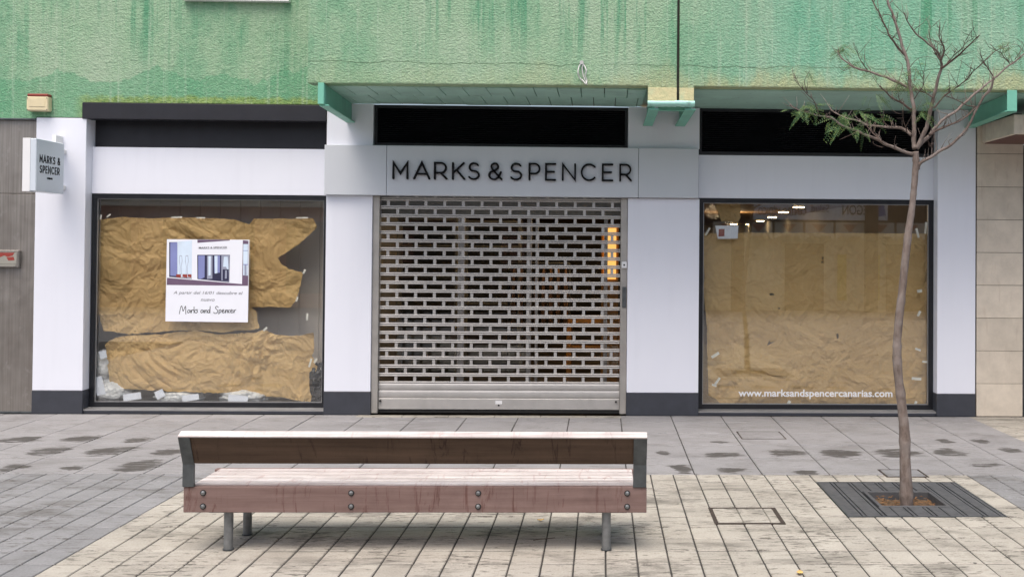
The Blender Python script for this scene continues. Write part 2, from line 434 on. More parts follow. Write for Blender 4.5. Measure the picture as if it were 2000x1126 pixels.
def glass(name, tint, fac):
    m = bpy.data.materials.new(name); m.use_nodes = True; t = m.node_tree
    t.nodes.remove(t.nodes['Principled BSDF'])
    tr = t.nodes.new('ShaderNodeBsdfTransparent'); tr.inputs[0].default_value = (*tint, 1)
    gl = t.nodes.new('ShaderNodeBsdfGlossy'); gl.inputs['Roughness'].default_value = .0
    lw = t.nodes.new('ShaderNodeLayerWeight'); lw.inputs[0].default_value = .5
    pw = t.nodes.new('ShaderNodeMath'); pw.operation = 'POWER'; pw.inputs[1].default_value = 5.0
    t.links.new(lw.outputs['Facing'], pw.inputs[0])
    fr = t.nodes.new('ShaderNodeMath'); fr.operation = 'MULTIPLY_ADD'; fr.inputs[1].default_value = .9; fr.inputs[2].default_value = fac
    t.links.new(pw.outputs[0], fr.inputs[0])
    mx = t.nodes.new('ShaderNodeMixShader')
    t.links.new(fr.outputs[0], mx.inputs[0]); t.links.new(tr.outputs[0], mx.inputs[1]); t.links.new(gl.outputs[0], mx.inputs[2])
    t.links.new(mx.outputs[0], t.nodes['Material Output'].inputs[0]); MAT[name] = m
glass('window_glass', (.97, .98, .975), .11)
glass('door_glass', (.92, .94, .94), .05)
def emit(name, c, s):
    m = NT(name); m.b.inputs['Base Color'].default_value = (*c, 1)
    m.b.inputs['Emission Color'].default_value = (*c, 1); m.b.inputs['Emission Strength'].default_value = s; MAT[name] = m.mat
emit('lamp_glow', (1.0, .72, .38), 14.0)
emit('lit_wall_glow', (1.0, .50, .13), .9)  # glow stands in for warm lamplight falling on a wall

# ================================================================== GROUND
TW, TH = .17134, .2556               # small paving unit
SD = .613                            # slab row depth
X0, Y1 = -2.88, -2.855               # left edge of the pale field, line between slabs and units
HOLE = (1.872, 2.300, -3.842, -3.44)
GR = (X0 + 26*TW, X0 + 32*TW, Y1 - 5*TH, Y1 - TH)   # tree grate
ground = MB()
xs = [-60, HOLE[0], HOLE[1], 60]; ys = [-60, HOLE[2], HOLE[3], 40]
for i in range(3):
    for j in range(3):
        if i == 1 and j == 1: continue
        z = -.03
        ground.add([(xs[i], ys[j], z), (xs[i+1], ys[j], z), (xs[i+1], ys[j+1], z), (xs[i], ys[j+1], z)], [(0, 1, 2, 3)])
pavement = ground.build('pavement', MAT['joint_dark'], origin=(0, 0, 0)); pavement['kind'] = 'structure'
mo = MB(); mx = [-14, GR[0]-.001, GR[1]+.001, 14]; my = [-9, GR[2]-.001, GR[3]+.001, -.001]
for i in range(3):
    for j in range(3):
        if i == 1 and j == 1: continue
        mo.add([(mx[i], my[j], -.0065), (mx[i+1], my[j], -.0065), (mx[i+1], my[j+1], -.0065), (mx[i], my[j+1], -.0065)], [(0, 1, 2, 3)])
mo.build('mortar', MAT['joint_dark'], pavement)
def tile_mesh(name, w, d, mat, gap, h=.03, ch=.004):
    a, b = w/2 - gap/2, d/2 - gap*.95   # cross joints are the wider ones
    me = bpy.data.meshes.new(name)
    v = []
    for q, z in ((0, -h), (0, -ch), (ch, 0)):
        v += [(-a+q, -b+q, z), (a-q, -b+q, z), (a-q, b-q, z), (-a+q, b-q, z)]
    f = [(8, 9, 10, 11)]
    for k in (0, 4): f += [(k+i, k+(i+1) % 4, k+4+(i+1) % 4, k+4+i) for i in range(4)]
    me.from_pydata(v, [], f); me.materials.append(mat); me.update(); return me
def seen(x, y):
    d = Vector((x, y, 0)) - Vector((0, -CAM_D, CAM_H)); z = d.dot(FWD)
    if z < .5: return False
    return -70 < CX + FPX*d.dot(RGT)/z < 2070 and CY + FPX*d.dot(DWN)/z < 1175
def lay(name, spots, w, d, mat, gap, tilt=.0035):
    me = tile_mesh(name, w, d, mat, gap)
    vis = [s for s in spots if seen(*s)]; vis.sort(key=lambda s: s[1])
    far = [s for s in spots if not seen(*s)] + vis[300:]; vis = vis[:300]
    for (x, y) in vis:
        o = bpy.data.objects.new(name, me)
        link(o, pavement, Matrix.Translation((x, y, random.uniform(-.0022, .0006))) @ Matrix.Rotation(random.uniform(-tilt, tilt), 4, 'X') @ Matrix.Rotation(random.uniform(-tilt, tilt)*1.4, 4, 'Y') @ Matrix.Rotation(random.uniform(-.004, .004), 4, 'Z'))
    if far:
        mb = MB(); base = [v.co.copy() for v in me.vertices]; fs = [tuple(p.vertices) for p in me.polygons]
        for (x, y) in far: mb.add([b + Vector((x, y, random.uniform(-.002, 0))) for b in base], fs)
        o = mb.build(name, mat, pavement); o['kind'] = 'stuff'
def grid(x0, x1, y0, y1, w, d):
    """tile centres of a grid anchored at X0, Y1 inside the rectangle"""
    out = []; i0 = math.ceil((x0-X0)/w - .01); i1 = math.floor((x1-X0)/w + .01)
    j0 = math.ceil((Y1-y1)/d - .01); j1 = math.floor((Y1-y0)/d + .01)
    for i in range(i0, i1):
        for j in range(j0, j1): out.append((X0+(i+.5)*w, Y1-(j+.5)*d))
    return out
FIELD_R = X0 + 33*TW
white = [p for p in grid(X0, FIELD_R, Y1-20*TH, Y1, TW, TH) if not (GR[0] < p[0] < GR[1] and GR[2] < p[1] < GR[3])]
lay('pale_tile', white, TW, TH, MAT['white_paving'], .0085)
lay('grey_tile', grid(X0-26*TW, X0, Y1-20*TH, Y1, TW, TH) + grid(FIELD_R, FIELD_R+24*TW, Y1-20*TH, Y1, TW, TH), TW, TH, MAT['grey_paving'], .0078)
slabs = []; first = []
SX = -2.872; SWX = .5118
BE = 3.744
for i in range(-16, 21):
    for j in range(0, 4):
        slabs.append((SX + (i+.5)*SWX, Y1 + (j+.5)*SD))
pale_far = [(BE + .02 + .45*(i+.5), (Y1 + 2*SD)*(j+.5)/5) for i in range(9) for j in range(5)]
slabs = [s for s in slabs if not (s[0] > BE - .1 and s[1] > Y1 + 2*SD)]
lay('grey_slab', slabs, SWX, SD, MAT['grey_slab'], .0085, .0015)
FR = abs(Y1 + 4*SD)                  # depth of the narrow row against the building
lay('cut_slab', [(SX + (i+.5)*SWX, -FR/2) for i in range(-16, 21) if SX + (i+.5)*SWX < BE - .1 and not (-2.5 < SX+(i+.5)*SWX < .3)], SWX, FR, MAT['grey_slab'], .0085, .001)
lay('threshold_slab', [(-2.45 + .46*(k+.5), -.07) for k in range(6)], .46, .14, MAT['white_paving'], .003, .0005)
lay('cut_slab', [(SX + (i+.5)*SWX, -.14-(FR-.14)/2) for i in range(-16, 21) if (-2.5 < SX+(i+.5)*SWX < .3)], SWX, FR-.14, MAT['grey_slab'], .0085, .001)
lay('pale_slab', pale_far, .45, -(Y1 + 2*SD)/5, MAT['white_paving'], .005, .001)
fill = MB().box(BE-.25, BE+.01, Y1 + 2*SD + .004, -.01, -.028, -.004)
o = fill.build('edge_slab', MAT['grey_slab'], pavement)
# open plaza between the tiled strip and the houses opposite
far = MB().add([(-60, -60, -.003), (60, -60, -.003), (60, Y1-20*TH-.004, -.003), (-60, Y1-20*TH-.004, -.003)], [(0, 1, 2, 3)]).build('plaza', MAT['grey_paving'], origin=(0, 0, 0)); far['kind'] = 'structure'

# tree grate with paired slots, square opening and soil
gt = thing('tree_grate', ((GR[0]+GR[1])/2, (GR[2]+GR[3])/2, -.03), 'dark grey slotted metal tree grate round the slender tree', 'tree grate')
gx = GR[0] + .012; wds = [.082, .018, .092, .018, .070]
k = 0; bars = []
while gx < GR[1] - .03:
    w = min(wds[k % len(wds)], GR[1] - .012 - gx); bars.append((gx, gx + w)); gx += w + .0095; k += 1
for (a, b) in bars:
    for (y0, y1) in ((GR[2]+.012, HOLE[2]-.03), (HOLE[3]+.03, GR[3]-.012)) if (b > HOLE[0]-.03 and a < HOLE[1]+.03) else ((GR[2]+.012, GR[3]-.012),):
        if b - a > .006: MB().box(a, b, y0, y1, -.028, -.001 + random.uniform(-.0015, .001)).build('grate_bar', MAT['grate_iron'], gt, bevel=.0015)
rim = MB()
for (a, b, c, d) in ((GR[0]+.002, GR[1]-.002, GR[2]+.002, GR[2]+.010), (GR[0]+.002, GR[1]-.002, GR[3]-.010, GR[3]-.002), (GR[0]+.002, GR[0]+.010, GR[2]+.0105, GR[3]-.0105), (GR[1]-.010, GR[1]-.002, GR[2]+.0105, GR[3]-.0105)):
    rim.box(a, b, c, d, -.028, .001)
rim.build('frame', MAT['steel_dark'], gt)
hr = MB(); q = .026
hr.box(HOLE[0]-q, HOLE[1]+q, HOLE[2]-q, HOLE[2], -.10, .002); hr.box(HOLE[0]-q, HOLE[1]+q, HOLE[3], HOLE[3]+q, -.10, .002)
hr.box(HOLE[0]-q, HOLE[0], HOLE[2]+.0005, HOLE[3]-.0005, -.10, .0015); hr.box(HOLE[1], HOLE[1]+q, HOLE[2]+.0005, HOLE[3]-.0005, -.10, .0015)
hr.build('opening_frame', MAT['grate_iron'], gt, bevel=.002)
sm = MB(); N = 26; vv = []
for i in range(N+1):
    for j in range(N+1):
        x = HOLE[0] + (HOLE[1]-HOLE[0])*i/N; y = HOLE[2] + (HOLE[3]-HOLE[2])*j/N
        vv.append((x, y, -.052 + .018*noise.noise(Vector((x*9, y*9, 1))) + .012*noise.noise(Vector((x*35, y*35, 4))) + .02*math.exp(-((x-2.05)**2+(y+3.77)**2)/.012)))
sm.add(vv, [(i*(N+1)+j, (i+1)*(N+1)+j, (i+1)*(N+1)+j+1, i*(N+1)+j+1) for i in range(N) for j in range(N)])
soil = sm.build('soil', MAT['soil'], smooth=True); soil['kind'] = 'structure'
lit = MB()
for k in range(160):
    x, y = random.uniform(HOLE[0]+.02, HOLE[1]-.02), random.uniform(HOLE[2]+.02, HOLE[3]-.02); a = random.uniform(0, 6.28); l = random.uniform(.008, .022)
    z = -.036 + random.uniform(0, .012); dx, dy = math.cos(a)*l, math.sin(a)*l
    lit.add([(x-dx, y-dy, z), (x+dy*.3, y-dx*.3, z+.004), (x+dx, y+dy, z+.002), (x-dy*.3, y+dx*.3, z+.005)], [(0, 1, 2, 3)])
o = lit.build('leaf_litter', MAT['litter']); o['kind'] = 'stuff'
tag(o, 'dry brown leaf litter on the soil round the tree foot', 'litter')

def cover(cs, label, mat, fr=.016, split=None):
    x0, x1, y0, y1 = cs
    t = thing('access_cover', ((x0+x1)/2, (y0+y1)/2, 0), label, 'access cover')
    f = MB(); zz = .0035
    f.box(x0, x1, y0, y0+fr, -.02, zz); f.box(x0, x1, y1-fr, y1, -.02, zz); f.box(x0, x0+fr, y0+fr, y1-fr, -.02, zz); f.box(x1-fr, x1, y0+fr, y1-fr, -.02, zz)
    f.build('frame', MAT['rust_frame'], t)
    cuts = [x0+fr+.002] + [c for c in (split or []) if x0+.04 < c < x1-.04] + [x1-fr-.002]
    for a, b in zip(cuts[:-1], cuts[1:]):
        MB().box(a+.002, b-.002, y0+fr+.002, y1-fr-.002, -.02, .0030).build('lid_tile', mat, t, bevel=.003)
plain('rust_frame', (.055, .042, .034), .8, .3, var=.4, scale=30)
cover((.706, 1.146, -4.325, -3.907), 'square cover with rusty frame set in the pale tiles beside the bench', MAT['white_paving'], .025, [X0+22*TW, X0+23*TW])
cover((2.14, 2.46, -2.945, -2.672), 'small square cover behind the tree trunk above the grate', MAT['grey_paving'], .013)
cover((1.26, 1.665, -1.342, -.95), 'square cover in the grey slabs below the right window', MAT['grey_slab'], .010)

# ================================================================== GREEN BUILDING
gb = thing('green_building', (-1, .2, 0), 'green stucco building overhanging the shop with rain-streaked walls', 'building')
YF = -1.30; ZS = 3.145
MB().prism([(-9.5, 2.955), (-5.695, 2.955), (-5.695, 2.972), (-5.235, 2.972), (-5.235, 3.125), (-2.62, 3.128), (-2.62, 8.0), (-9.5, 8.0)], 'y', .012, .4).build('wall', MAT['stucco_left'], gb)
JX = .672
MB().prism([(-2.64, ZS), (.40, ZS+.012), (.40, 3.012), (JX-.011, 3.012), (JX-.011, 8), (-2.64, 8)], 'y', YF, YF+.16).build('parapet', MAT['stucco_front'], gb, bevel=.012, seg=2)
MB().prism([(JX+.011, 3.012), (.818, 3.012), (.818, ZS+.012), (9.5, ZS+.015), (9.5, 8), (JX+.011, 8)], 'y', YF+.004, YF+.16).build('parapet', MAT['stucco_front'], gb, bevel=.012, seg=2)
B('joint_strip', JX-.0105, JX+.0105, YF+.03, YF+.15, 3.02, 8, MAT['joint_dark'], gb, 0)
MB().box(.402, JX-.012, YF-.005, YF-.0015, 3.020, 3.143).build('render_patch', MAT['yellow_render'], gb, bevel=.0015)
MB().box(JX+.012, .815, YF-.002, YF+.002, 3.020, 3.143).build('render_patch', MAT['yellow_render'], gb, bevel=.0015)
# soffit panels with uneven joints
so = B('soffit', -2.60, .40, YF+.162, .35, ZS+.045, ZS+.09, MAT['joint_dark'], gb, 0)
B('soffit', .82, 9.5, YF+.162, .35, ZS+.006, ZS+.09, MAT['teal_soffit'], gb, 0)
B('soffit', .40, .82, YF+.162, .35, ZS+.04, ZS+.09, MAT['teal_soffit'], gb, 0)
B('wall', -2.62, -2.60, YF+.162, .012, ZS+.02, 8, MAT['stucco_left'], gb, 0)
ry = [YF+.165, -.60, .03]
for r in range(2):
    x = -2.598 + (.11 if r % 2 else 0) - .2
    while x < .39:
        a, b = max(x+.003, -2.598), min(x+.212, .392)
        if b - a > .03:
            d = random.uniform(0, .006)
            MB().box(a, b, ry[r]+.004, ry[r+1]-.004, ZS-.004+d, ZS+.04).build('soffit_tile', MAT['teal_soffit'], so, bevel=.003)
        x += .216
def ibeam(xc, w, x_shift=0.0, ends=True, z0=2.945, yf=YF+.02):
    """steel cantilever: bottom flange, web and end plate"""
    h = MB()
    def sect(y, dx): return [(xc-w/2+dx, y), (xc+w/2+dx, y)]
    a, b = sect(yf, -x_shift), sect(.0, x_shift)
    h.add([(a[0][0], yf, z0), (a[1][0], yf, z0), (b[1][0], 0, z0), (b[0][0], 0, z0), (a[0][0], yf, z0+.014), (a[1][0], yf, z0+.014), (b[1][0], 0, z0+.014), (b[0][0], 0, z0+.014)],
          [(3,2,1,0),(4,5,6,7),(0,1,5,4),(1,2,6,5),(2,3,7,6),(3,0,4,7)])
    be = MB(); be.add(h.v, h.f)
    fl = be.build('steel_beam', MAT['teal_steel'], gb, bevel=.002)
    c = (a[0][0]+a[1][0])/2, (b[0][0]+b[1][0])/2
    wb = MB(); t = .009
    wb.add([(c[0]-t, yf, z0+.0142), (c[0]+t, yf, z0+.0142), (c[1]+t, 0, z0+.0142), (c[1]-t, 0, z0+.0142), (c[0]-t, yf, ZS-.005), (c[0]+t, yf, ZS-.005), (c[1]+t, 0, ZS-.005), (c[1]-t, 0, ZS-.005)],
           [(3,2,1,0),(4,5,6,7),(0,1,5,4),(1,2,6,5),(2,3,7,6),(3,0,4,7)])
    wb.build('web', MAT['teal_steel'], fl)
    return fl
ibeam(-2.525, .085, -.03)
ibeam(.455, .095); ibeam(.785, .10)
fb = ibeam(3.74, .105, .03, z0=2.962)
MB().box(3.665, 3.755, YF-.012, YF+.0, 2.966, ZS+.012).build('end_plate', MAT['teal_steel'], fb, bevel=.002)
MB().box(-2.545, -2.49, YF-.006, YF+.019, 2.960, ZS+.004).build('end_plate', MAT['teal_steel'], bpy.data.objects['steel_beam'], bevel=.002)
# torn sheet-metal drip edge between the paired beams
for xa, xb, dz in ((.398, .655, 0.0), (.640, .822, .004)):
    fl = MB(); n = 18; top = []; 
    for i in range(n+1):
        x = xa + (xb-xa)*i/n; w = .012*noise.noise(Vector((x*22, 3+dz*100, 0)))
        top.append([(x, YF-.012+w*.5, 3.022+dz+w*.3), (x, YF-.030+w, 3.006+dz+w), (x, YF-.018-w, 2.985+w), (x, YF+.02, 2.972+w*.6), (x, YF+.03, 2.978)])
    vs = [p for r in top for p in r]; m5 = 5
    fl.add(vs, [(i*m5+j, (i+1)*m5+j, (i+1)*m5+j+1, i*m5+j+1) for i in range(n) for j in range(m5-1)])
    fl.build('drip_flashing', MAT['cyan_flash'], gb, smooth=True)
B('cross_bar', .50, .74, YF+.10, YF+.15, 2.95, 3.0, MAT['teal_steel'], gb)
# white window sill at the top of the picture
ws = F(360, 3, 0), F(567, 3, 0)
MB().box(ws[0].x, ws[1].x, -.05, .05, ws[0].z+.003, ws[0].z+.05).build('window_sill', MAT['white_paint'], gb, bevel=.004)
MB().box(ws[0].x+.05, ws[1].x-.05, .0, .03, ws[0].z+.052, ws[0].z+1.2).build('window', MAT['dark_glass'], gb)
# loop of cable hanging out of the parapet
cp = [(1137,122),(1131,130),(1129,142),(1132,152),(1139,158),(1144,164),(1146,158),(1143,148),(1145,138),(1141,128),(1137,123)]
cab = MB(); cab.tube(catmull([F(x, y, YF-.012-.012*(i % 3)) for i, (x, y) in enumerate(cp)], 4), .0055, 6)
cab.tube(catmull([F(x, y, YF-.02) for x, y in ((1137,122),(1139,126),(1137,134),(1140,150),(1147,166))], 4), .005, 6)
tag(cab.build('cable_loop', MAT['cable_white'], smooth=True), 'loop of pale cable hanging from a hole in the green parapet', 'cable')
hb = MB().tube([F(1136, 122, YF-.03), F(1136, 122, YF+.01)], .018, 10)
hb.build('wall_hole', MAT['cable_white'], bpy.data.objects['cable_loop'])

# ================================================================== SHOPFRONT
sf = thing('shopfront', (-.9, .1, 0), 'white clad shopfront with dark plinths under the green building', 'shopfront')
def pillar(x0, x1, ztop, y1=.30):
    p = B('pillar', x0, x1, 0, y1, .2335, ztop, MAT['white_panel'], sf, .003)
    B('plinth', x0-.003, x1+.003, -.003, y1, 0.0, .232, MAT['plinth'], p, .003)
pillar(-5.687, -5.192, 2.962); pillar(-2.792, -2.327, 2.2105, .45); pillar(.259, .990, 2.2065, .45); pillar(3.443, 3.838, 3.149)
B('upper_panel', -2.795, -2.329, .004, .3, 2.7165, 3.138, MAT['white_panel'], sf)
B('upper_panel', .258, .986, .004, .3, 2.7165, 3.138, MAT['white_panel'], sf)
for a, b in ((-2.799, -2.179), (-2.175, .360), (.364, .973)):
    B('fascia_panel', a, b, -.06, .1, 2.2125, 2.7145, MAT['fascia_panel'], sf, .003)
B('fascia_panel', -2.78, .96, -.045, .09, 2.2135, 2.7135, MAT['plinth'], sf, 0)
# lintels over both windows (set back)
RY = .13
B('lintel', -5.191, -2.80, RY, .32, 2.213, 2.686, MAT['white_panel'], sf)
B('lintel', .991, 3.442, RY, .32, 2.224, 2.668, MAT['white_panel'], sf)
def louver(x0, x1, z0, z1, y, step):
    p = MB(); t = .032
    p.box(x0, x1, y, y+.05, z0, z0+t); p.box(x0, x1, y, y+.05, z1-t, z1); p.box(x0, x0+t, y+.001, y+.05, z0+t, z1-t); p.box(x1-t, x1, y+.001, y+.05, z0+t, z1-t)
    o = p.build('louver', MAT['louver_black'], sf)
    B('louver_back', x0+.01, x1-.01, y+.055, y+.07, z0+.01, z1-.01, MAT['black_frame'], o, 0)
    b = MB(); z = z0+t
    while z < z1-t-step*.6:
        b.add([(x0+t, y+.012, z), (x1-t, y+.012, z), (x1-t, y+.046, z+step*.9), (x0+t, y+.046, z+step*.9), (x0+t, y+.015, z-.002), (x1-t, y+.015, z-.002), (x1-t, y+.049, z+step*.9-.002), (x0+t, y+.049, z+step*.9-.002)],
              [(0,1,2,3),(7,6,5,4),(0,4,5,1),(2,6,7,3)]); z += step
    q = b.build('louver_blades', MAT['louver_black'], o); q['kind'] = 'stuff'
    return o
louver(-2.326, .255, 2.7175, 3.136, .04, .021)
louver(.990, 3.443, 2.671, 3.150, RY, .021)
B('transom_panel', -5.19, -2.80, RY+.06, .25, 2.688, 3.0, MAT['roller_box_black'], sf)
def window(x0, x1, z0, z1):
    t = .046; y0 = RY
    f = MB()
    f.box(x0, x1, y0, y0+.07, z0, z0+t); f.box(x0, x1, y0, y0+.07, z1-t, z1); f.box(x0, x0+t, y0+.001, y0+.07, z0+t, z1-t); f.box(x1-t, x1, y0+.001, y0+.07, z0+t, z1-t)
    w = f.build('window', MAT['black_frame'], sf)
    b = MB(); k = .008; a0, a1, c0, c1 = x0+t, x1-t, z0+t, z1-t
    b.box(a0, a1, y0+.02, y0+.036, c0, c0+k); b.box(a0, a1, y0+.02, y0+.036, c1-k, c1); b.box(a0, a0+k, y0+.0205, y0+.036, c0+k, c1-k); b.box(a1-k, a1, y0+.0205, y0+.036, c0+k, c1-k)
    b.build('bead', MAT['bead_metal'], w)
    B('pane', a0, a1, y0+.0365, y0+.0445, c0, c1, MAT['window_glass'], w, 0)
    MB().prism([(.018, .042), (RY+.01, .052), (RY+.01, .03), (.018, .03)], 'x', x0-.005, x1+.005).build('sill', MAT['bead_metal'], w)
    B('base', x0-.008, x1+.008, .02, RY+.06, 0.0, .0295, MAT['plinth'], w)
    return w
wl = window(-5.186, -2.80, .053, 2.211)
wr = window(.997, 3.442, .053, 2.222)
# black roller-blind box over the left window
rb = MB().prism([(-.012, 2.956), (-.012, 3.118), (.12, 3.122), (.12, 2.956)], 'x', -5.232, -2.80)
tag(rb.build('roller_box', MAT['roller_box_black'], bevel=.004), 'black streaked roller box above the left window', 'roller box')

# ------------------------------------------------------------------ lettering (stroke alphabets)
def arc(cx, cy, rx, ry, a0, a1, n=14):
    return [(cx + rx*math.cos(R(a0+(a1-a0)*i/n)), cy + ry*math.sin(R(a0+(a1-a0)*i/n))) for i in range(n+1)]
CAP = {
 'M': (.95, [[(.06, 0), (.06, 1), (.475, .32), (.89, 1), (.89, 0)]]),
 'A': (.92, [[(0, 0), (.46, 1), (.92, 0)], [(.16, .30), (.76, .30)]]),
 'R': (.76, [[(.06, 0), (.06, 1), (.40, 1)] + arc(.40, .69, .30, .31, 80, -80) + [(.40, .38), (.08, .38)], [(.42, .36), (.74, 0)]]),
 'K': (.76, [[(.06, 0), (.06, 1)], [(.70, 1), (.10, .40)], [(.28, .57), (.74, 0)]]),
 'S': (.68, [arc(.35, .745, .27, .255, 30, 235) + [(.42, .50)] + arc(.33, .26, .31, .26, 65, -150)]),
 '&': (.80, [[(.78, 0), (.20, .66)] + arc(.36, .80, .20, .20, 205, -40) + [(.30, .52)] + arc(.32, .265, .29, .265, 125, 290) + [(.60, .14), (.74, .46)]]),
 'P': (.68, [[(.06, 0), (.06, 1), (.36, 1)] + arc(.36, .69, .30, .31, 80, -80) + [(.36, .38), (.08, .38)]]),
 'E': (.60, [[(.60, 1), (.06, 1), (.06, 0), (.60, 0)], [(.08, .51), (.53, .51)]]),
 'N': (.85, [[(.06, 0), (.06, 1), (.79, 0), (.79, 1)]]),
 'C': (.86, [arc(.47, .50, .45, .50, 42, 318, 22)]),
 'L': (.55, [[(.06, 1), (.06, 0), (.55, 0)]]), 'O': (.95, [arc(.475, .5, .45, .5, 90, 448, 22)]), 'D': (.85, [[(.06, 0), (.06, 1), (.36, 1)] + arc(.36, .5, .44, .5, 85, -85) + [(.36, 0), (.10, 0)]]),
}
def ribbon(mb, poly, w, tomap, d0, d1):
    """stroke of width w with round ends, extruded between depths d0 and d1; tomap(u, v, depth)"""
    P = [Vector((p[0], p[1])) for p in poly]
    P = [p for i, p in enumerate(P) if i == 0 or (p - P[i-1]).length > 1e-5]
    n = len(P); Lf = []; Rt = []
    for i in range(n):
        a = (P[i] - P[i-1]).normalized() if i else (P[1]-P[0]).normalized()
        b = (P[i+1] - P[i]).normalized() if i < n-1 else a
        t = (a + b); t = t.normalized() if t.length > 1e-4 else a
        nn = Vector((-t.y, t.x)); k = w/2 / max(.42, nn.dot(Vector((-a.y, a.x))))
        Lf.append(P[i] + nn*k); Rt.append(P[i] - nn*k)
    def cap(p, dirv, start):
        out = []; a0 = math.atan2(dirv.y, dirv.x)
        for k in range(1, 5):
            a = a0 + math.pi/2 - math.pi*k/5
            out.append(p + Vector((math.cos(a), math.sin(a)))*w/2)
        return out
    e1 = cap(P[-1], (P[-1]-P[-2]).normalized(), False); e0 = cap(P[0], (P[0]-P[1]).normalized(), True)
    ring = Lf + e1 + Rt[::-1] + e0; m = len(ring)
    vs = [tomap(p.x, p.y, d0) for p in ring] + [tomap(p.x, p.y, d1) for p in ring]
    fs = [(i, (i+1) % m, m+(i+1) % m, m+i) for i in range(m)]
    ridx = lambda i: n + 4 + (n-1-i)
    for i in range(n-1): fs.append((i, i+1, ridx(i+1), ridx(i)))
    fs.append([n-1, n, n+1, n+2, n+3, ridx(n-1)]); fs.append([ridx(0)] + [2*n+4+k for k in range(4)] + [0])
    fs += [[m + k for k in f[::-1]] for f in fs[m:]]
    mb.add(vs, fs)
def letter(ch, x0, x1, z0, z1, w, plane, d0, d1, name, mat, parent):
    W, strokes = CAP[ch]; mb = MB(); sx = (x1-x0 - w)/max(.01, W-.06); sz = z1-z0-w
    for k, s in enumerate(strokes):
        ribbon(mb, [(x0 + w/2 + (p[0]-.03)*sx, z0 + w/2 + p[1]*sz) for p in s], w, plane, d0 - .0006*k, d1)
    return mb.build(name, mat, parent)
LX = [-2.118,-1.949,-1.901,-1.739,-1.703,-1.564,-1.522,-1.385,-1.359,-1.237,-1.153,-1.011,-.937,-.81,-.753,-.63,-.588,-.475,-.418,-.265,-.221,-.068,-.015,.102,.162,.294]
lt = thing('shop_lettering', (-.9, -.06, 2.37), 'raised black letters MARKS & SPENCER on the grey fascia', 'lettering')
for i, ch in enumerate('MARKS&SPENCER'):
    letter(ch, LX[2*i], LX[2*i+1], 2.372, 2.551, .0185, lambda u, v, d: (u, d, v), -.098, -.066, 'letter', MAT['letter_black'], lt)
    for px in (LX[2*i]+.012,):
        MB().tube([(px, -.067, 2.46), (px, -.059, 2.46)], .004, 6).build('stud', MAT['steel_dark'], lt)

# projecting sign
ps = thing('projecting_sign', (-5.42, -.33, 2.19), 'pale square blade sign reading MARKS & SPENCER LONDON on the left pillar', 'sign')
B('box', -5.470, -5.345, -.65, -.125, 2.192, 2.692, MAT['sign_face'], ps, .006)
for z in (2.26, 2.62): B('arm', -5.425, -5.385, -.1245, -.001, z-.02, z+.02, MAT['white_paint'], ps)
MB().box(-5.471, -5.4, -.654, -.6505, 2.190, 2.694).build('edge_trim', MAT['white_paint'], ps, bevel=.001)
B('mounting_bracket', -5.46, -5.42, -.14, -.001, 2.697, 2.775, MAT['white_paint'], ps)
def side_text(txt, yc, z0, hgt, w, gapf, sxf):
    ws = [CAP[c][0]*hgt*sxf if c != ' ' else hgt*.3 for c in txt]; tot = sum(ws) + gapf*hgt*(len(txt)-1)
    u = yc - tot/2
    for c, cw in zip(txt, ws):
        if c != ' ': letter(c, u, u+cw, z0, z0+hgt, w, lambda a, b, d: (-5.345 + d, a, b), .0030, .0004, 'letter', MAT['letter_black'], ps)
        u += cw + gapf*hgt
side_text('MARKS &', -.40, 2.468, .074, .0105, .17, .80)
side_text('SPENCER', -.40, 2.370, .074, .0105, .17, .80)
side_text('LONDON', -.40, 2.318, .018, .0035, .2, .9)

# ------------------------------------------------------------------ roller shutter
rs = thing('roller_shutter', (-1.03, .06, 0), 'closed aluminium roller grille with brick-pattern openings over the shop door', 'roller shutter')
B('guide_rail', -2.3255, -2.2585, .02, .10, 0.012, 2.211, MAT['rail_metal'], rs, .004)
B('guide_rail', .188, .2565, .02, .10, 0.012, 2.206, MAT['rail_metal'], rs, .004)
SXA, SXB = -2.2555, .186; RP = (2.1395-.3565)/21; SY = .060
def rail_profile(z0, z1):
    zc = (z0+z1)/2; h = (z1-z0)/2
    return [(SY+.022, z0+.0005), (SY+.002, z0+.0005), (SY-.004, z0+h*.45), (SY-.006, zc), (SY-.004, z1-h*.45), (SY+.002, z1-.0005), (SY+.022, z1-.0005)]
for i in range(-1, 22):
    zc = 2.1395 - i*RP; hh = RP/2; op = .0238
    s = MB()
    s.prism(rail_profile(zc+op, zc+hh-.0008), 'x', SXA, SXB); s.prism(rail_profile(zc-hh+.0008, zc-op), 'x', SXA, SXB)
    x = (-2.179 if i % 2 == 0 else -2.084)
    while x < SXB-.03:
        if x > SXA+.02: s.box(x-.0145, x+.0145, SY+.001, SY+.018, zc-op-.0005, zc+op+.0005)
        x += .190
    if i == -1: 
        s = MB(); s.prism(rail_profile(zc-hh+.0008, zc-op), 'x', SXA, SXB); x = -2.084
        while x < SXB-.03: s.box(x-.0145, x+.0145, SY+.001, SY+.018, zc-op-.0005, zc+.03); x += .190
    s.build('slat', MAT['aluminium'], rs)
for z0, z1 in ((.243, .3125), (.163, .2415)):
    MB().prism(rail_profile(z0, z1), 'x', SXA, SXB).build('solid_slat', MAT['aluminium'], rs)
bb = MB().prism([(SY-.008, .05), (SY-.008, .158), (SY+.0, .1615), (SY+.03, .1615), (SY+.03, .05)], 'x', SXA, SXB).build('bottom_bar', MAT['aluminium'], rs, bevel=.002)
B('rubber_seal', SXA, SXB, SY, SY+.022, .014, .0495, MAT['dark_rubber'], bb, 0)
lp = F(974, 786, SY-.01)
MB().box(lp.x-.034, lp.x+.034, SY-.0105, SY-.0085, lp.z-.014, lp.z+.022).build('label', MAT['white_paint'], bb)
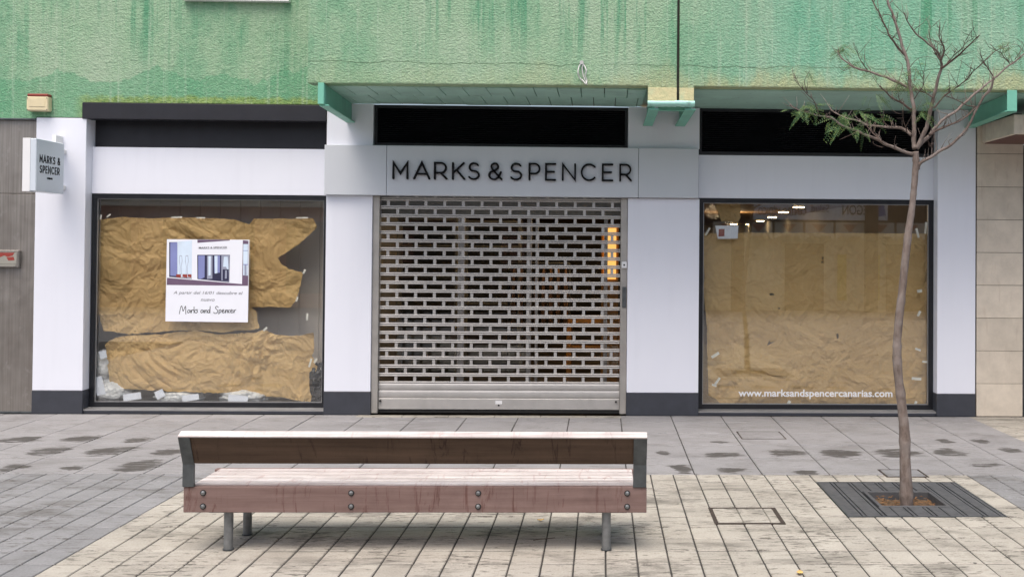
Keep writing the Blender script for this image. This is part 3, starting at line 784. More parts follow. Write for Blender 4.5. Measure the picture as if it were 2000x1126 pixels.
MB().tube([(lp.x, SY-.014, lp.z-.024), (lp.x, SY-.007, lp.z-.024)], .009, 10).build('lock_barrel', MAT['dark_rubber'], bb)
for px, py in ((743, 782), (1203, 784)):
    q = F(px, py, SY-.01); MB().tube([(q.x, SY-.03, q.z), (q.x, SY-.007, q.z)], .011, 10).build('end_stop', MAT['dark_rubber'], bb)
q = F(1219, 517, .02); MB().box(q.x-.026, q.x+.026, -.018, .0185, q.z-.033, q.z+.033).build('key_switch', MAT['white_paint'], rs, bevel=.004)
MB().tube([(q.x, -.022, q.z), (q.x, -.0175, q.z)], .009, 10).build('keyhole', MAT['dark_rubber'], rs)
q = F(1219, 580, .02); MB().box(q.x-.020, q.x+.020, .004, .0185, q.z-.105, q.z+.105).build('lock_plate', MAT['steel_dark'], rs, bevel=.003)

# ================================================================== WINDOW CONTENTS
def inside(p, poly):
    c = False; n = len(poly)
    for i in range(n):
        a, b = poly[i], poly[i-1]
        if (a[1] > p[1]) != (b[1] > p[1]) and p[0] < (b[0]-a[0])*(p[1]-a[1])/(b[1]-a[1]) + a[0]: c = not c
    return c
def paper(name, outline, Y, label, res=.018, amp=.020, holes=(), seed=0, jag=.004, sag=None, cat='paper sheet', mat='kraft_paper'):
    """sheet of creased kraft paper: outline in (x, z), filled with a fine triangulation and folded"""
    rnd = random.Random(seed); O = []
    n = len(outline)
    for i in range(n):
        a, b = Vector(outline[i]), Vector(outline[(i+1) % n]); k = max(1, int((b-a).length/.03))
        for j in range(k):
            p = a.lerp(b, j/k); O.append(Vector((p.x + rnd.uniform(-jag, jag), p.y + rnd.uniform(-jag, jag))))
    pts = list(O); edges = [(i, (i+1) % len(O)) for i in range(len(O))]
    for h in holes:
        s0 = len(pts); pts += [Vector(p) for p in h]; edges += [(s0+i, s0+(i+1) % len(h)) for i in range(len(h))]
    xs = [p.x for p in O]; ys = [p.y for p in O]
    x = min(xs)
    while x < max(xs):
        y = min(ys)
        while y < max(ys):
            p = Vector((x + rnd.uniform(-.4, .4)*res, y + rnd.uniform(-.4, .4)*res))
            if inside(p, O) and not any(inside(p, h) for h in holes): pts.append(p)
            y += res
        x += res
    vo, eo, fo, _, _, _ = delaunay_2d_cdt(pts, edges, [], 1, 1e-5)
    keep = []
    for f in fo:
        c = (vo[f[0]] + vo[f[1]] + vo[f[2]])/3
        if inside(c, O) and not any(inside(c, h) for h in holes): keep.append(f)
    vs = []
    for p in vo:
        q = Vector((p.x, p.y, seed*3.1))
        wv = Vector((noise.noise(q*1.7), noise.noise(q*1.7 + Vector((9, 2, 0))), 0))*.25
        A = Matrix.Rotation(.5, 3, 'Z') @ (q + wv)
        d1 = noise.voronoi(Vector((A.x*1.5, A.y*2.6, A.z)))[0]; d2 = noise.voronoi((q + wv*1.5)*6.0)[0]; d3 = noise.voronoi((q + wv*2)*13)[0]
        h = amp*(1.5*min(.6, d1[1]-d1[0]) + .75*min(.5, d2[1]-d2[0])*(.4 + 1.2*max(0, noise.noise(q*2.1) + .3)) + .22*(d3[1]-d3[0])) + amp*.9*noise.noise(q*1.3) - amp*.5
        if sag: h += sag(p.x, p.y)
        vs.append((p.x, Y - max(-.03, min(h, .07)), p.y))
    vs = [(a, max(RY+.0475, b), c) for a, b, c in vs]
    mb = MB(); mb.add(vs, keep)
    o = mb.build(name, MAT[mat])
    return tag(o, label, cat)
def cp4(lst, x0, y0, sc, Y): return [(lambda v: (v.x, v.z))(F(x0 + a*sc, y0 + b*sc, Y)) for a, b in lst]
PS = 660/1581
sh1 = [(470,165),(560,152),(700,158),(850,155),(1000,158),(1100,165),(1165,188),(1190,160),(1330,160),(1465,158),(1482,200),(1440,240),(1400,280),(1345,315),(1300,345),(1315,370),(1350,395),(1420,412),(1405,470),(1385,540),(1360,575),(1270,572),(1170,575),(1195,590),(1198,630),(1212,670),(1190,680),(1100,684),(1050,692),(950,685),(860,680),(730,690),(600,700),(545,690),(480,685),(465,620),(455,560),(458,400),(462,250)]
sh2 = [(545,715),(600,705),(750,700),(900,682),(950,690),(1010,700),(1100,697),(1200,690),(1240,680),(1280,700),(1340,708),(1400,705),(1468,692),(1462,730),(1466,770),(1458,800),(1470,840),(1480,850),(1472,920),(1460,975),(1452,1015),(1380,1005),(1250,990),(1100,975),(960,972),(800,966),(700,960),(515,950),(510,880),(497,800),(495,745)]
PY = RY + .100
p1 = paper('kraft_paper', cp4(sh1, 0, 360, PS, PY), PY, 'torn upper sheet of brown kraft paper behind the poster in the left window', seed=1, amp=.042, res=.015)
p2 = paper('kraft_paper', cp4(sh2, 0, 360, PS, PY), PY, 'crumpled lower sheet of brown kraft paper above the white bags', seed=2, amp=.060, jag=.006, res=.013)
top_r = [(82,228),(300,226),(600,227),(900,228),(1130,230),(1138,400),(1135,652),(700,652),(400,652),(96,652),(92,600),(82,480),(88,425),(78,300)]
bot_r = [(96,640),(400,636),(700,634),(1000,636),(1134,632),(1135,800),(1135,950),(1117,1036),(800,1037),(400,1037),(165,1032),(140,1000),(105,985),(101,850)]
hl = lambda l: cp4(l, 1340, 360, PS, PY)
p3 = paper('kraft_paper', hl(top_r), PY+.02, 'upper brown kraft paper sheet covering the right window', seed=3, amp=.024, res=.016, jag=.002,
           holes=[hl([(390,512),(402,508),(414,513),(412,518),(395,519)]), hl([(636,340),(645,338),(644,352),(638,352)]), hl([(634,360),(645,357),(646,367),(636,368)]), hl([(432,578),(442,576),(440,583),(433,583)])])
p4 = paper('kraft_paper', hl(bot_r), PY, 'lower brown kraft paper sheet behind the white web address', seed=4, amp=.034, res=.015, jag=.003,
           holes=[hl([(380,755),(390,728),(394,738),(416,736),(405,742),(392,748)]), hl([(702,700),(712,696),(714,718),(706,722)]), hl([(760,994),(772,992),(774,1000),(762,1001)])])
# tape strips are parts of the sheets
def tape(parent, px, py, l, w, ang, Y):
    c = F(px, py, Y); a = R(ang); u = Vector((math.cos(a), 0, math.sin(a)))*l/2; v = Vector((-math.sin(a), 0, math.cos(a)))*w/2
    ofs = Vector((0, -.0012, 0)); P = [c-u-v, c+u-v+Vector((0, -.002, 0)), c+u+v, c-u+v]
    MB().add([p+ofs for p in P] + [p-ofs*.2 for p in P], [(0,1,2,3),(7,6,5,4),(0,4,5,1),(1,5,6,2),(2,6,7,3),(3,7,4,0)]).build('tape', MAT['tape'], parent)
TY = RY + .046
for px, py, l, w, a in ((345,424,.11,.016,2),(392,425,.09,.014,0),(590,425,.12,.014,1),(197,424,.05,.018,80),(212,421,.05,.016,40),(594,530,.05,.02,65),(580,584,.05,.018,70)):
    tape(p1, px, py, l, w, a, TY)
for px, py, l, w, a in ((518,642,.05,.02,45),(606,708,.09,.018,75),(616,704,.05,.02,60),(600,618,.07,.022,88)):
    tape(p2, px, py, l, w, a, TY)
for px, py, l, w, a in ((1792,455,.10,.022,105),(1808,445,.12,.022,85),(1796,568,.05,.03,10),(1795,612,.06,.025,65),(1382,452,.09,.02,60)):
    tape(p3, px, py, l, w, a, TY)
for px, py, l, w, a in ((1397,693,.09,.03,33),(1401,744,.09,.024,55),(1395,752,.05,.02,-20),(1793,682,.06,.022,-20),(1807,706,.06,.02,-5),(1790,739,.10,.028,-4),(1788,787,.05,.025,70),(1540,787,.06,.03,60)):
    tape(p4, px, py, l, w, a, TY)
# crumpled scrap and card above the right sheet
hl2 = lambda l: cp4(l, 1360, 380, 260/1626, PY+.06)
p5 = paper('kraft_paper', hl2([(220,110),(400,104),(540,108),(540,280),(510,340),(430,330),(300,330),(260,210)]), PY+.06, 'crumpled scrap of brown paper in the upper corner of the right window', seed=6, amp=.05, res=.012)
cc = [F(1360+a*.16, 380+b*.16, TY+.004) for a, b in ((232,380),(514,375),(505,535),(262,540))]
card = MB(); card.add([p + Vector((0, d, 0)) for d in (0, .002) for p in cc], [(0,1,2,3),(7,6,5,4),(0,4,5,1),(1,5,6,2),(2,6,7,3),(3,7,4,0)])
card = tag(card.build('card', MAT['poster_white']), 'white card with a small red print taped at the top of the right window', 'card')
pc = [F(1360+a*.16, 380+b*.16, TY+.003) for a, b in ((275,420),(345,418),(343,505),(270,510))]
MB().add([p + Vector((0, -.0005, 0)) for p in pc], [(0, 1, 2, 3)]).build('print', MAT['print_red'], card)

# text with the built-in font, turned into mesh
def text_mesh(body, size, shear=0.0, offset=0.0, align='LEFT', spacing=1.0, extrude=.0004):
    cu = bpy.data.curves.new('tmp', 'FONT'); cu.body = body; cu.size = size; cu.shear = shear; cu.offset = offset; cu.align_x = align
    cu.space_character = spacing; cu.extrude = extrude; cu.resolution_u = 3
    o = bpy.data.objects.new('tmp', cu); COL.objects.link(o)
    dg = bpy.context.evaluated_depsgraph_get(); me = bpy.data.meshes.new_from_object(o.evaluated_get(dg))
    bpy.data.objects.remove(o); bpy.data.curves.remove(cu)
    return me
def put_text(name, me, mat, parent, fit, mapf, slope=0.0):
    """fit = (u0, u1, v0) left, right and baseline; mapf(u, v, depth)"""
    vs = [v.co.copy() for v in me.vertices]; a = min(v.x for v in vs); b = max(v.x for v in vs); k = (fit[1]-fit[0])/(b-a)
    kv = fit[3]/max(v.y for v in vs) if len(fit) > 3 else k
    mb = MB(); mb.add([mapf(fit[0] + (v.x-a)*k, fit[2] + v.y*kv, v.z) for v in vs], [tuple(p.vertices) for p in me.polygons])
    bpy.data.meshes.remove(me)
    return mb.build(name, mat, parent)
u0, u1 = F(1443, 774, RY), F(1745, 776, RY)
put_text('vinyl_lettering', text_mesh('www.marksandspencercanarias.com', .1, offset=.0022), MAT['white_paint'], wr, (u0.x, u1.x, u0.z, .0715),
         lambda u, v, d: (u, RY+.0352 + d*.5, v))

# poster
po = thing('poster', (-4.02, RY+.02, .92), 'white square poster with a shop picture announcing the opening, on the left window', 'poster')
PYF = RY + .018
pc = [F(326, 467, PYF), F(487, 468, PYF), F(484, 629, PYF), F(323, 627, PYF)]
pb = MB(); pb.add([p + Vector((0, d, 0)) for d in (0, .006) for p in pc], [(0,1,2,3),(7,6,5,4),(0,4,5,1),(1,5,6,2),(2,6,7,3),(3,7,4,0)])
pb.build('board', MAT['poster_white'], po)
PZ = 190/1156
def pp(a, b, d): v = F(310 + a*PZ, 455 + b*PZ, PYF); return Vector((v.x, PYF - d, v.z))
pr = MB(); pmats = [MAT[k] for k in ('print_purple', 'print_blue', 'print_navy', 'print_pale', 'print_red', 'print_grey', 'poster_white')]
lay_n = 0
def shp(mi, *pts):
    global lay_n
    lay_n += 1; pr.cur = mi
    pr.add([pp(a, b, .0006 + .00006*lay_n) for a, b in pts], [tuple(range(len(pts)))])
shp(0, (100,530),(450,560),(1060,610),(1060,625),(95,615))
shp(0, (460,78),(845,78),(845,88),(460,115)); shp(0, (1000,85),(1066,92),(1062,612),(990,604))
shp(2, (125,108),(222,106),(222,520),(125,512)); shp(1, (138,112),(222,106),(222,508),(138,506))
shp(3, (224,104),(395,88),(393,520),(224,508)); shp(2, (125,512),(393,534),(393,542),(125,520))
for x in (262, 335): 
    shp(5, (x-14,265),(x+14,265),(x+20,330),(x+8,400),(x+12,490),(x-12,490),(x-8,400),(x-20,330)); shp(3, (x-10,272),(x+10,272),(x+15,330),(x+4,400),(x+7,486),(x-7,486),(x-4,400),(x-15,330))
for x in (236, 312, 374): shp(4, (x-28,488),(x+28 if x < 370 else x+16,490),(x+28 if x < 370 else x+16,528),(x-28,520))
shp(2, (458,258),(845,258),(838,582),(460,545)); shp(1, (470,268),(548,266),(545,525),(500,545),(470,540))
shp(5, (575,270),(640,268),(638,540),(575,545)); shp(3, (590,272),(620,272),(618,500),(590,505)); shp(1, (660,268),(728,266),(726,470),(660,475)); shp(3, (664,270),(700,270),(698,475),(668,480))
shp(5, (745,264),(840,262),(835,575),(745,560)); shp(3, (775,280),(820,280),(835,470),(800,400),(765,400)); shp(2, (760,430),(832,430),(832,570),(760,560)); shp(5, (790,440),(812,440),(810,540),(786,540))
shp(3, (1005,130),(1062,130),(1060,505),(1003,500)); shp(1, (1005,205),(1062,205),(1062,212),(1005,212)); shp(1, (1005,368),(1062,368),(1062,378),(1005,378)); shp(5, (1020,378),(1045,378),(1045,500),(1020,500))
pr.build('picture', pmats, po)
put_text('printed_sign', text_mesh('MARKS & SPENCER', .05, offset=.0006), MAT['grey_text'], po, (pp(478, 185, 0).x, pp(815, 178, 0).x, pp(478, 186, 0).z, .021), lambda u, v, d: (u, PYF-.0036+d*.5, v + (u-pp(478,0,0).x)*.02))
put_text('printed_text', text_mesh('A partir del 16/01 descubre el', .05, shear=.25), MAT['grey_text'], po, (pp(175, 720, 0).x, pp(998, 722, 0).x, pp(175, 722, 0).z, .031), lambda u, v, d: (u, PYF-.0012+d*.5, v + (u-pp(175,0,0).x)*-.002))
put_text('printed_text', text_mesh('nuevo', .05, shear=.25), MAT['grey_text'], po, (pp(500, 808, 0).x, pp(664, 808, 0).x, pp(500, 808, 0).z, .024), lambda u, v, d: (u, PYF-.0012+d*.5, v))
# handwritten name: one ink stroke after another, in poster picture coordinates
HW = [[(245,958),(262,880),(276,868),(290,925),(318,868),(322,960)], [(372,915),(352,912),(342,938),(356,946),(374,920),(376,945)], [(386,912),(388,946),(392,922),(404,910),(414,916)],
      [(420,875),(420,948)], [(446,905),(422,928),(446,950)], [(464,908),(450,914),(462,932),(448,946),(440,944)],
      [(530,915),(508,912),(500,938),(514,946),(532,920),(534,945)], [(546,912),(548,946),(556,918),(570,914),(574,946)], [(608,915),(588,914),(582,938),(594,946),(606,925),(612,868),(608,948)],
      [(708,880),(690,868),(674,888),(700,918),(690,948),(662,952),(655,938)], [(718,912),(714,962)], [(718,920),(736,908),(742,928),(726,944),(718,940)],
      [(756,930),(776,918),(764,906),(754,930),(766,946),(784,938)], [(794,912),(794,944),(804,916),(816,912),(820,944)], [(846,914),(830,916),(828,938),(844,942)], [(856,930),(876,918),(864,906),(854,930),(866,946),(884,938)], [(894,912),(894,944),(900,920),(918,908)]]
hw = MB()
for k, s in enumerate(HW):
    pts = catmull([Vector((a, b, 0)) for a, b in s], 5)
    W = [pp(p.x, p.y, 0) for p in pts]
    hw = MB()
    ribbon(hw, [(w.x, w.z) for w in W], .0058, lambda u, v, d: (u, d, v), PYF-.0012-.00005*k, PYF-.0004)
    hw.build('printed_letter', MAT['letter_black'], po)

# bags on the floor of the left window
def bag(px, py, rx, rz, Y, mat, label, seed, cards=()):
    c = F(px, py, Y); n1, n2 = 40, 26; vs = []; fs = []
    base = .056
    for j in range(n2+1):
        th = math.pi*j/n2
        for i in range(n1):
            ph = 2*math.pi*i/n1
            d = Vector((math.cos(ph)*math.sin(th), math.sin(ph)*math.sin(th), math.cos(th)))
            q = d*2.2 + Vector((seed*5, seed, 0))
            r = 1 + .22*noise.noise(q) + .16*noise.voronoi(q*1.8)[0][0] - .08 + .05*noise.noise(q*5)
            p = Vector((c.x + d.x*rx*r, Y + d.y*.13*r, c.z + d.z*rz*r)); p.z = max(p.z, base + .002*noise.noise(q*3)); p.y = max(p.y, RY+.047 + .001*noise.noise(q*4))
            vs.append(p)
    fs = [(j*n1+i, j*n1+(i+1) % n1, (j+1)*n1+(i+1) % n1, (j+1)*n1+i) for j in range(n2) for i in range(n1)]
    t = thing('rubbish_bag', (c.x, Y, base), label, 'bag')
    MB().add(vs, fs).build('bag_body', MAT[mat], t, smooth=True)
    for (a, b, l, w, ang) in cards: 
        q = F(a, b, RY+.046); an = R(ang); u = Vector((math.cos(an), 0, math.sin(an)))*l/2; v = Vector((-math.sin(an), 0, math.cos(an)))*w/2
        k = [q-u-v, q+u-v, q+u+v, q-u+v]
        MB().add([p + Vector((0, d, 0)) for d in (0, .002) for p in k], [(0,1,2,3),(7,6,5,4),(0,4,5,1),(1,5,6,2),(2,6,7,3),(3,7,4,0)]).build('paper_label', MAT['poster_white'], t)
bag(207, 715, .13, .16, .33, 'white_bag', 'white plastic bag piled on top in the corner of the left window', 1, ((201, 692, .07, .08, 15),))
bag(222, 762, .20, .13, .30, 'white_bag', 'white plastic bag with two paper labels at the foot of the left pillar', 2, ((194, 753, .09, .19, 14), (258, 774, .18, .07, 8)))
bag(352, 774, .25, .075, .30, 'white_bag', 'white plastic bag with a label under the middle of the brown paper', 3, ((312, 769, .09, .08, 25), (372, 776, .17, .06, 8)))
bag(475, 774, .24, .075, .30, 'white_bag', 'white plastic bag with a large label beneath the torn paper edge', 4, ((465, 778, .20, .07, -5),))
bag(622, 755, .10, .24, .34, 'black_bag', 'crumpled black plastic bag at the right end of the left window', 5)

# ================================================================== INTERIOR
def struct(o): o['kind'] = 'structure'; return o
struct(B('interior_floor', -5.65, 3.85, .33, 18, -.02, .05, MAT['interior_floor'], None, 0))
struct(B('interior_ceiling', -5.65, 3.85, .33, 18, 2.40, 2.5, MAT['interior_ceiling'], None, 0))
struct(B('interior_wall', -5.75, -5.65, .33, 18, 0, 2.6, MAT['interior_wall'], None, 0))
struct(B('interior_wall', 3.85, 3.95, .45, 18, 0, 2.6, MAT['interior_wall'], None, 0))
struct(B('interior_wall', -5.65, 3.85, 18, 18.1, 0, 2.6, MAT['interior_wall'], None, 0))
pt = struct(B('partition', -5.6, -2.62, .56, .63, .05, 2.4, MAT['interior_partition'], None, 0))
for k in range(14):
    x = -5.5 + k*.21; B('panel_strip', x, x+.195, .55, .5595, .08, 2.35, MAT['interior_partition'], pt, .002)
struct(B('partition', -2.62, -2.55, .46, 2.5, .05, 2.4, MAT['interior_wall'], None, 0))
struct(B('partition', .60, .66, .46, 1.6, .05, 2.4, MAT['interior_partition'], None, 0))
LPX = ((1508, 424), (1485, 431), (1466, 438.5), (1453, 444), (1530, 414), (1560, 404))
wl_names = []
for i, (px, py) in enumerate(LPX):
    d = ray(px, py); t = (2.385 - CAM_H)/d.z; p = Vector((d.x*t, d.y*t - CAM_D, 2.385))
    if p.y > 17.5: p *= 17.3/p.y; p.z = 2.385
    lamp = thing('ceiling_lamp', p, 'small warm round downlight glowing on the shop ceiling behind the right window', 'lamp', 'downlights in the shop ceiling')
    MB().tube([p, p + Vector((0, 0, .02))], .11, 16).build('ring', MAT['bead_metal'], lamp)
    MB().tube([p + Vector((0, 0, -.012)), p + Vector((0, 0, -.002))], .09, 16).build('bulb', MAT['lamp_glow'], lamp)
for i, (x, y, e) in enumerate(((1.6, 4.5, 8), (2.4, 9.0, 16), (.0, 2.3, 16))):  # bodiless points; the last is added to brighten the table behind the grille
    ld = bpy.data.lights.new('interior_light', 'POINT'); ld.energy = e; ld.color = (1.0, .74, .45); ld.shadow_soft_size = .12
    lo = bpy.data.objects.new('interior_light', ld); COL.objects.link(lo); lo.location = (x, y, 2.25)
# sliding doors behind the grille
dr = thing('sliding_door', (-1.03, .55, .05), 'glazed sliding doors with slim grey stiles behind the roller grille', 'door')
for x0, x1 in ((-2.54, -2.47), (-1.53, -1.46), (-.80, -.75), (-.71, -.68), (.02, .06), (.53, .59)):
    B('stile', x0, x1, .52, .57, .05, 2.2, MAT['aluminium'], dr)
B('head_rail', -2.54, .59, .50, .59, 2.02, 2.39, MAT['shelf_grey'], dr)
for x0, x1 in ((-2.469, -1.531), (-1.459, -.801), (.061, .529)):
    B('pane', x0, x1, .54, .548, .06, 2.019, MAT['door_glass'], dr, 0)
tb = thing('display_table', (.1, 3.2, .05), 'orange wooden display table with shelves inside behind the grille', 'table')
B('table_top', -.45, .28, 2.9, 3.6, .74, .80, MAT['orange_wood'], tb); B('side', -.45, -.39, 2.9, 3.6, .05, .739, MAT['orange_wood'], tb); B('side', .22, .28, 2.9, 3.6, .05, .739, MAT['orange_wood'], tb); B('shelf', -.389, .219, 2.95, 3.55, .40, .44, MAT['orange_wood'], tb)
lpn = thing('lit_panel', (.62, 3.6, .8), 'tall orange wall panel with imitated lamplight deep inside behind the grille', 'panel')
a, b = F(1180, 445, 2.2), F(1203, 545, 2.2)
B('lit_wall_face', a.x, b.x, 2.2, 2.22, b.z, a.z, MAT['lit_wall_glow'], lpn, 0); B('back_box', a.x-.03, b.x+.03, 2.221, 2.3, .05, a.z+.04, MAT['orange_wood'], lpn, 0)
for k, (x, y) in enumerate(((-2.3, 3.2), (-1.55, 4.2))):
    t = thing('shelf_unit', (x, y, .05), ('tall grey shelf unit beside the inner partition', 'second grey shelf unit deeper inside the shop')[k], 'shelf')
    for xx in (x-.4, x+.37): B('upright', xx, xx+.03, y, y+.35, .05, 2.1, MAT['shelf_grey'], t)
    for z in (.12, .5, .9, 1.3, 1.7, 2.05):
        B('board', x-.369, x+.369, y, y+.35, z, z+.03, MAT['shelf_grey'], t)
t = thing('garment_rack', (-.75, 3.0, .05), 'rail of hanging brown garments inside the shop', 'clothes rack')
for xx in (-1.2, -.42): MB().tube([(xx, 3, .05), (xx, 3, 1.5)], .015, 8).build('post', MAT['steel_dark'], t)
MB().tube([(-1.2, 3, 1.5), (-.42, 3, 1.5)], .015, 8).build('rail', MAT['steel_dark'], t)
for k in range(8):
    x = -1.13 + k*.095; g = MB()
    g.add([(x-.02, 2.82, .72), (x+.03, 2.80, .70), (x+.03, 3.2, .72), (x-.02, 3.2, .70), (x-.015, 2.84, 1.36), (x+.015, 2.84, 1.36), (x+.015, 3.16, 1.36), (x-.015, 3.16, 1.36), (x-.005, 2.98, 1.47), (x+.005, 2.98, 1.47), (x+.005, 3.02, 1.47), (x-.005, 3.02, 1.47)],
          [(3,2,1,0), (0,1,5,4), (1,2,6,5), (2,3,7,6), (3,0,4,7), (4,5,9,8), (5,6,10,9), (6,7,11,10), (7,4,8,11), (8,9,10,11)])
    g.build('garment', MAT['garment'], t)

# ================================================================== NEIGHBOURS
mw = thing('metal_clad_wall', (-6.6, .05, 0), 'worn brushed stainless steel wall cladding left of the white pillar', 'wall')
jz = F(30, 378, .03).z
for x0, x1 in ((-6.93, -5.695), (-8.2, -6.936), (-9.5, -8.206)):
    B('metal_panel', x0, x1, .03, .3, .02, jz-.003, MAT['stainless'], mw); B('metal_panel', x0, x1, .03, .3, jz+.003, 2.938, MAT['stainless'], mw)
B('base_strip', -9.5, -5.695, .02, .3, 0, .0195, MAT['steel_dark'], mw); B('top_trim', -9.5, -5.696, .0, .3, 2.9385, 2.9545, MAT['steel_dark'], mw)
lb = thing('letterbox', (-5.95, 0, 1.46), 'small framed metal letterbox with red picture on the stainless wall', 'letterbox')
a, b = F(-26, 488, 0), F(38, 522, 0)
B('case', a.x, b.x, -.012, .0295, b.z, a.z, MAT['stainless'], lb, .005); B('window', a.x+.02, b.x-.022, -.0145, -.0125, b.z+.035, a.z-.022, MAT['shelf_grey'], lb, 0)
lbx, lbz = b.x-.022, a.z-.024
MB().prism([(lbx-.17, lbz), (lbx-.02, lbz), (lbx-.04, lbz-.03), (lbx-.09, lbz-.045), (lbx-.12, lbz-.028), (lbx-.17, lbz-.05)], 'y', -.0152, -.0146).build('print', MAT['print_red'], lb)
MB().prism([(lbx-.10, lbz-.05), (lbx-.03, lbz-.04), (lbx-.02, lbz-.075), (lbx-.08, lbz-.08)], 'y', -.0152, -.0146).build('print', MAT['print_red'], lb); B('name_strip', a.x+.02, b.x-.03, -.015, -.0125, b.z+.012, b.z+.03, MAT['shelf_grey'], lb, 0)
al = thing('alarm_box', (-5.67, 0, 3.02), 'cream plastic alarm box with red top on the green wall', 'alarm box')
a, b = F(53, 183, -.06), F(95, 217, -.06)
B('case', a.x, b.x, -.075, .0115, b.z, a.z-.028, MAT['cream_plastic'], al, .01); B('red_cap', a.x+.004, b.x-.004, -.073, .0115, a.z-.027, a.z, MAT['red_plastic'], al, .008)
B('cover_plate', a.x+.03, b.x-.03, -.0785, -.0755, b.z+.04, a.z-.05, MAT['cream_plastic'], al, .002)
for dx in (.012, b.x-a.x-.012):
    for dz in (.012, a.z-b.z-.045):
        MB().tube([(a.x+dx, -.079, b.z+dz), (a.x+dx, -.0745, b.z+dz)], .004, 8).build('screw', MAT['steel_dark'], al)
sb = thing('stone_building', (5.5, .2, 0), 'pale limestone clad building with a stone canopy right of the shop', 'building')
zs = [.003, .338, .674, 1.010, 1.347, 1.683, 2.021, 2.358, 2.701, 2.99]
for z0, z1 in zip(zs[:-1], zs[1:]):
    B('stone_slab', 3.852, 4.330, random.uniform(.0, .003), .06, z0+.002, z1-.002, MAT['limestone'], sb, .002)
B('backing', 3.845, 4.325, .02, .3, .001, 3.12, MAT['joint_dark'], sb, 0)
B('door_recess', 4.331, 5.6, .45, .5, 0, 2.8, MAT['dark_glass'], sb, 0); B('jamb', 4.331, 4.36, .05, .44, 0, 2.8, MAT['steel_dark'], sb)
for z0, z1 in zip(zs[:-1], zs[1:]):
    for x in (5.6, 6.25, 6.9): B('stone_slab', x+.002, x+.648, random.uniform(0, .003), .06, z0+.002, z1-.002, MAT['limestone'], sb, .002)
B('backing', 5.59, 7.6, .065, .5, 0, 3.12, MAT['joint_dark'], sb, 0)
cn = MB().box(3.90, 5.8, -.86, -.0005, 2.808, 2.995).build('canopy', MAT['limestone'], sb, bevel=.006)
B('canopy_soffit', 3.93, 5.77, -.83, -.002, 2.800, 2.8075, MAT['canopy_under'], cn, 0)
B('canopy_panel', 3.99, 5.79, -.866, -.8605, 2.812, 2.991, MAT['limestone'], cn)

# ================================================================== BENCH
bn = thing('bench', (-1.02, -4.72, 0), 'long wooden park bench on grey steel legs seen from behind on the pale tiles', 'bench')
BY = -4.93
bx0, bx1 = -2.296, .2595
beam = MB().box(bx0, bx1, BY, BY+.045, .217, .3585).build('rear_beam', MAT['beam_wood'], bn, bevel=.004, seg=2)
MB().box(bx0, bx1, -4.455, -4.41, .217, .3585).build('front_beam', MAT['beam_wood'], bn, bevel=.004, seg=2)
for x in (-2.188, -1.3775, -.677, .151):
    for z in (.3255, .2515):
        MB().tube([(x, BY-.0005, z), (x, BY-.003, z)], .0165, 16).build('washer', MAT['dark_rubber'], beam)
        MB().tube([(x, BY-.0032, z), (x, BY-.009, z), (x, BY-.0125, z)], [.0125, .011, .004], 14).build('bolt', MAT['galvanised'], beam)
ys0 = BY + .05; 
for k in range(5):
    a = ys0 + k*.0855
    MB().box(-2.262 + random.uniform(0, .006), .19, a, a+.0725, .338, .3665 - random.uniform(0, .003)).build('seat_slat', MAT['seat_wood'], bn, bevel=.006, seg=2)
for x in (-2.18, -1.3775, -.677, .14):
    MB().box(x-.03, x+.03, BY+.0455, -4.4555, .3, .3375).build('cross_bar', MAT['galvanised'], bn, bevel=.002)
# back rest leans towards the viewer
tb0, tb1 = (BY-.002, .486), (BY-.075, .645); th = .042
nrm = Vector((tb1[1]-tb0[1], -(tb1[0]-tb0[0]))).normalized()   # in (y, z), pointing to the seat side
bk = [(tb0[0], tb0[1]), (tb1[0], tb1[1]), (tb1[0]+nrm.x*th, tb1[1]+nrm.y*th), (tb0[0]+nrm.x*th, tb0[1]+nrm.y*th)]
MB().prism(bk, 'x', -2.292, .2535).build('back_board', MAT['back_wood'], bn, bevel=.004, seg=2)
ud = Vector((tb1[0]-tb0[0], tb1[1]-tb0[1])).normalized()
c0 = Vector(tb1) - nrm*.009 + ud*.0005; c1 = Vector(tb1) + nrm*(th+.003) + ud*.0005
tp = [tuple(c0), tuple(c0+ud*.010), tuple(c1+ud*.010), tuple(c1)]
MB().prism(tp, 'x', -2.299, .2575).build('top_cap', MAT['seat_wood'], bn, bevel=.003, seg=2)
for s in (-1, 1):
    x0, x1 = (-2.297, -2.2185) if s < 0 else (.181, .2565)
    if s < 0: x0, x1 = -2.300, -2.2375
    else: x0, x1 = .1835, .2575
    f0 = Vector(tb0) - nrm*.0075; f1 = Vector(tb1) - nrm*.0075
    pr_ = [(BY-.009, .3592), (BY-.009, f0.y), tuple(f1), tuple(Vector(tb1) - nrm*.0005), (BY-.0025, tb0[1]), (BY-.0025+.012, tb0[1]-.004), (BY+.012, .3592)]
    MB().prism(pr_, 'x', x0, x1).build('back_support', MAT['steel_dark'], bn, bevel=.0015)
for (x, y) in ((-2.065, -4.877), (-2.062, -4.565), (.036, -4.885), (.036, -4.565)):
    l = MB(); l.tube([(x, y, .0), (x, y, .336)], .025, 16)
    l.build('leg', MAT['galvanised'], bn, smooth=False)
    MB().tube([(x, y, .001), (x, y, .006)], .031, 14).build('foot_plate', MAT['steel_dark'], bn)
MB().box(-2.17, -1.95, BY+.046, -4.4565, .205, .2165).build('leg_bracket', MAT['galvanised'], bn)
MB().box(-.08, .15, BY+.046, -4.4565, .205, .2165).build('leg_bracket', MAT['galvanised'], bn)

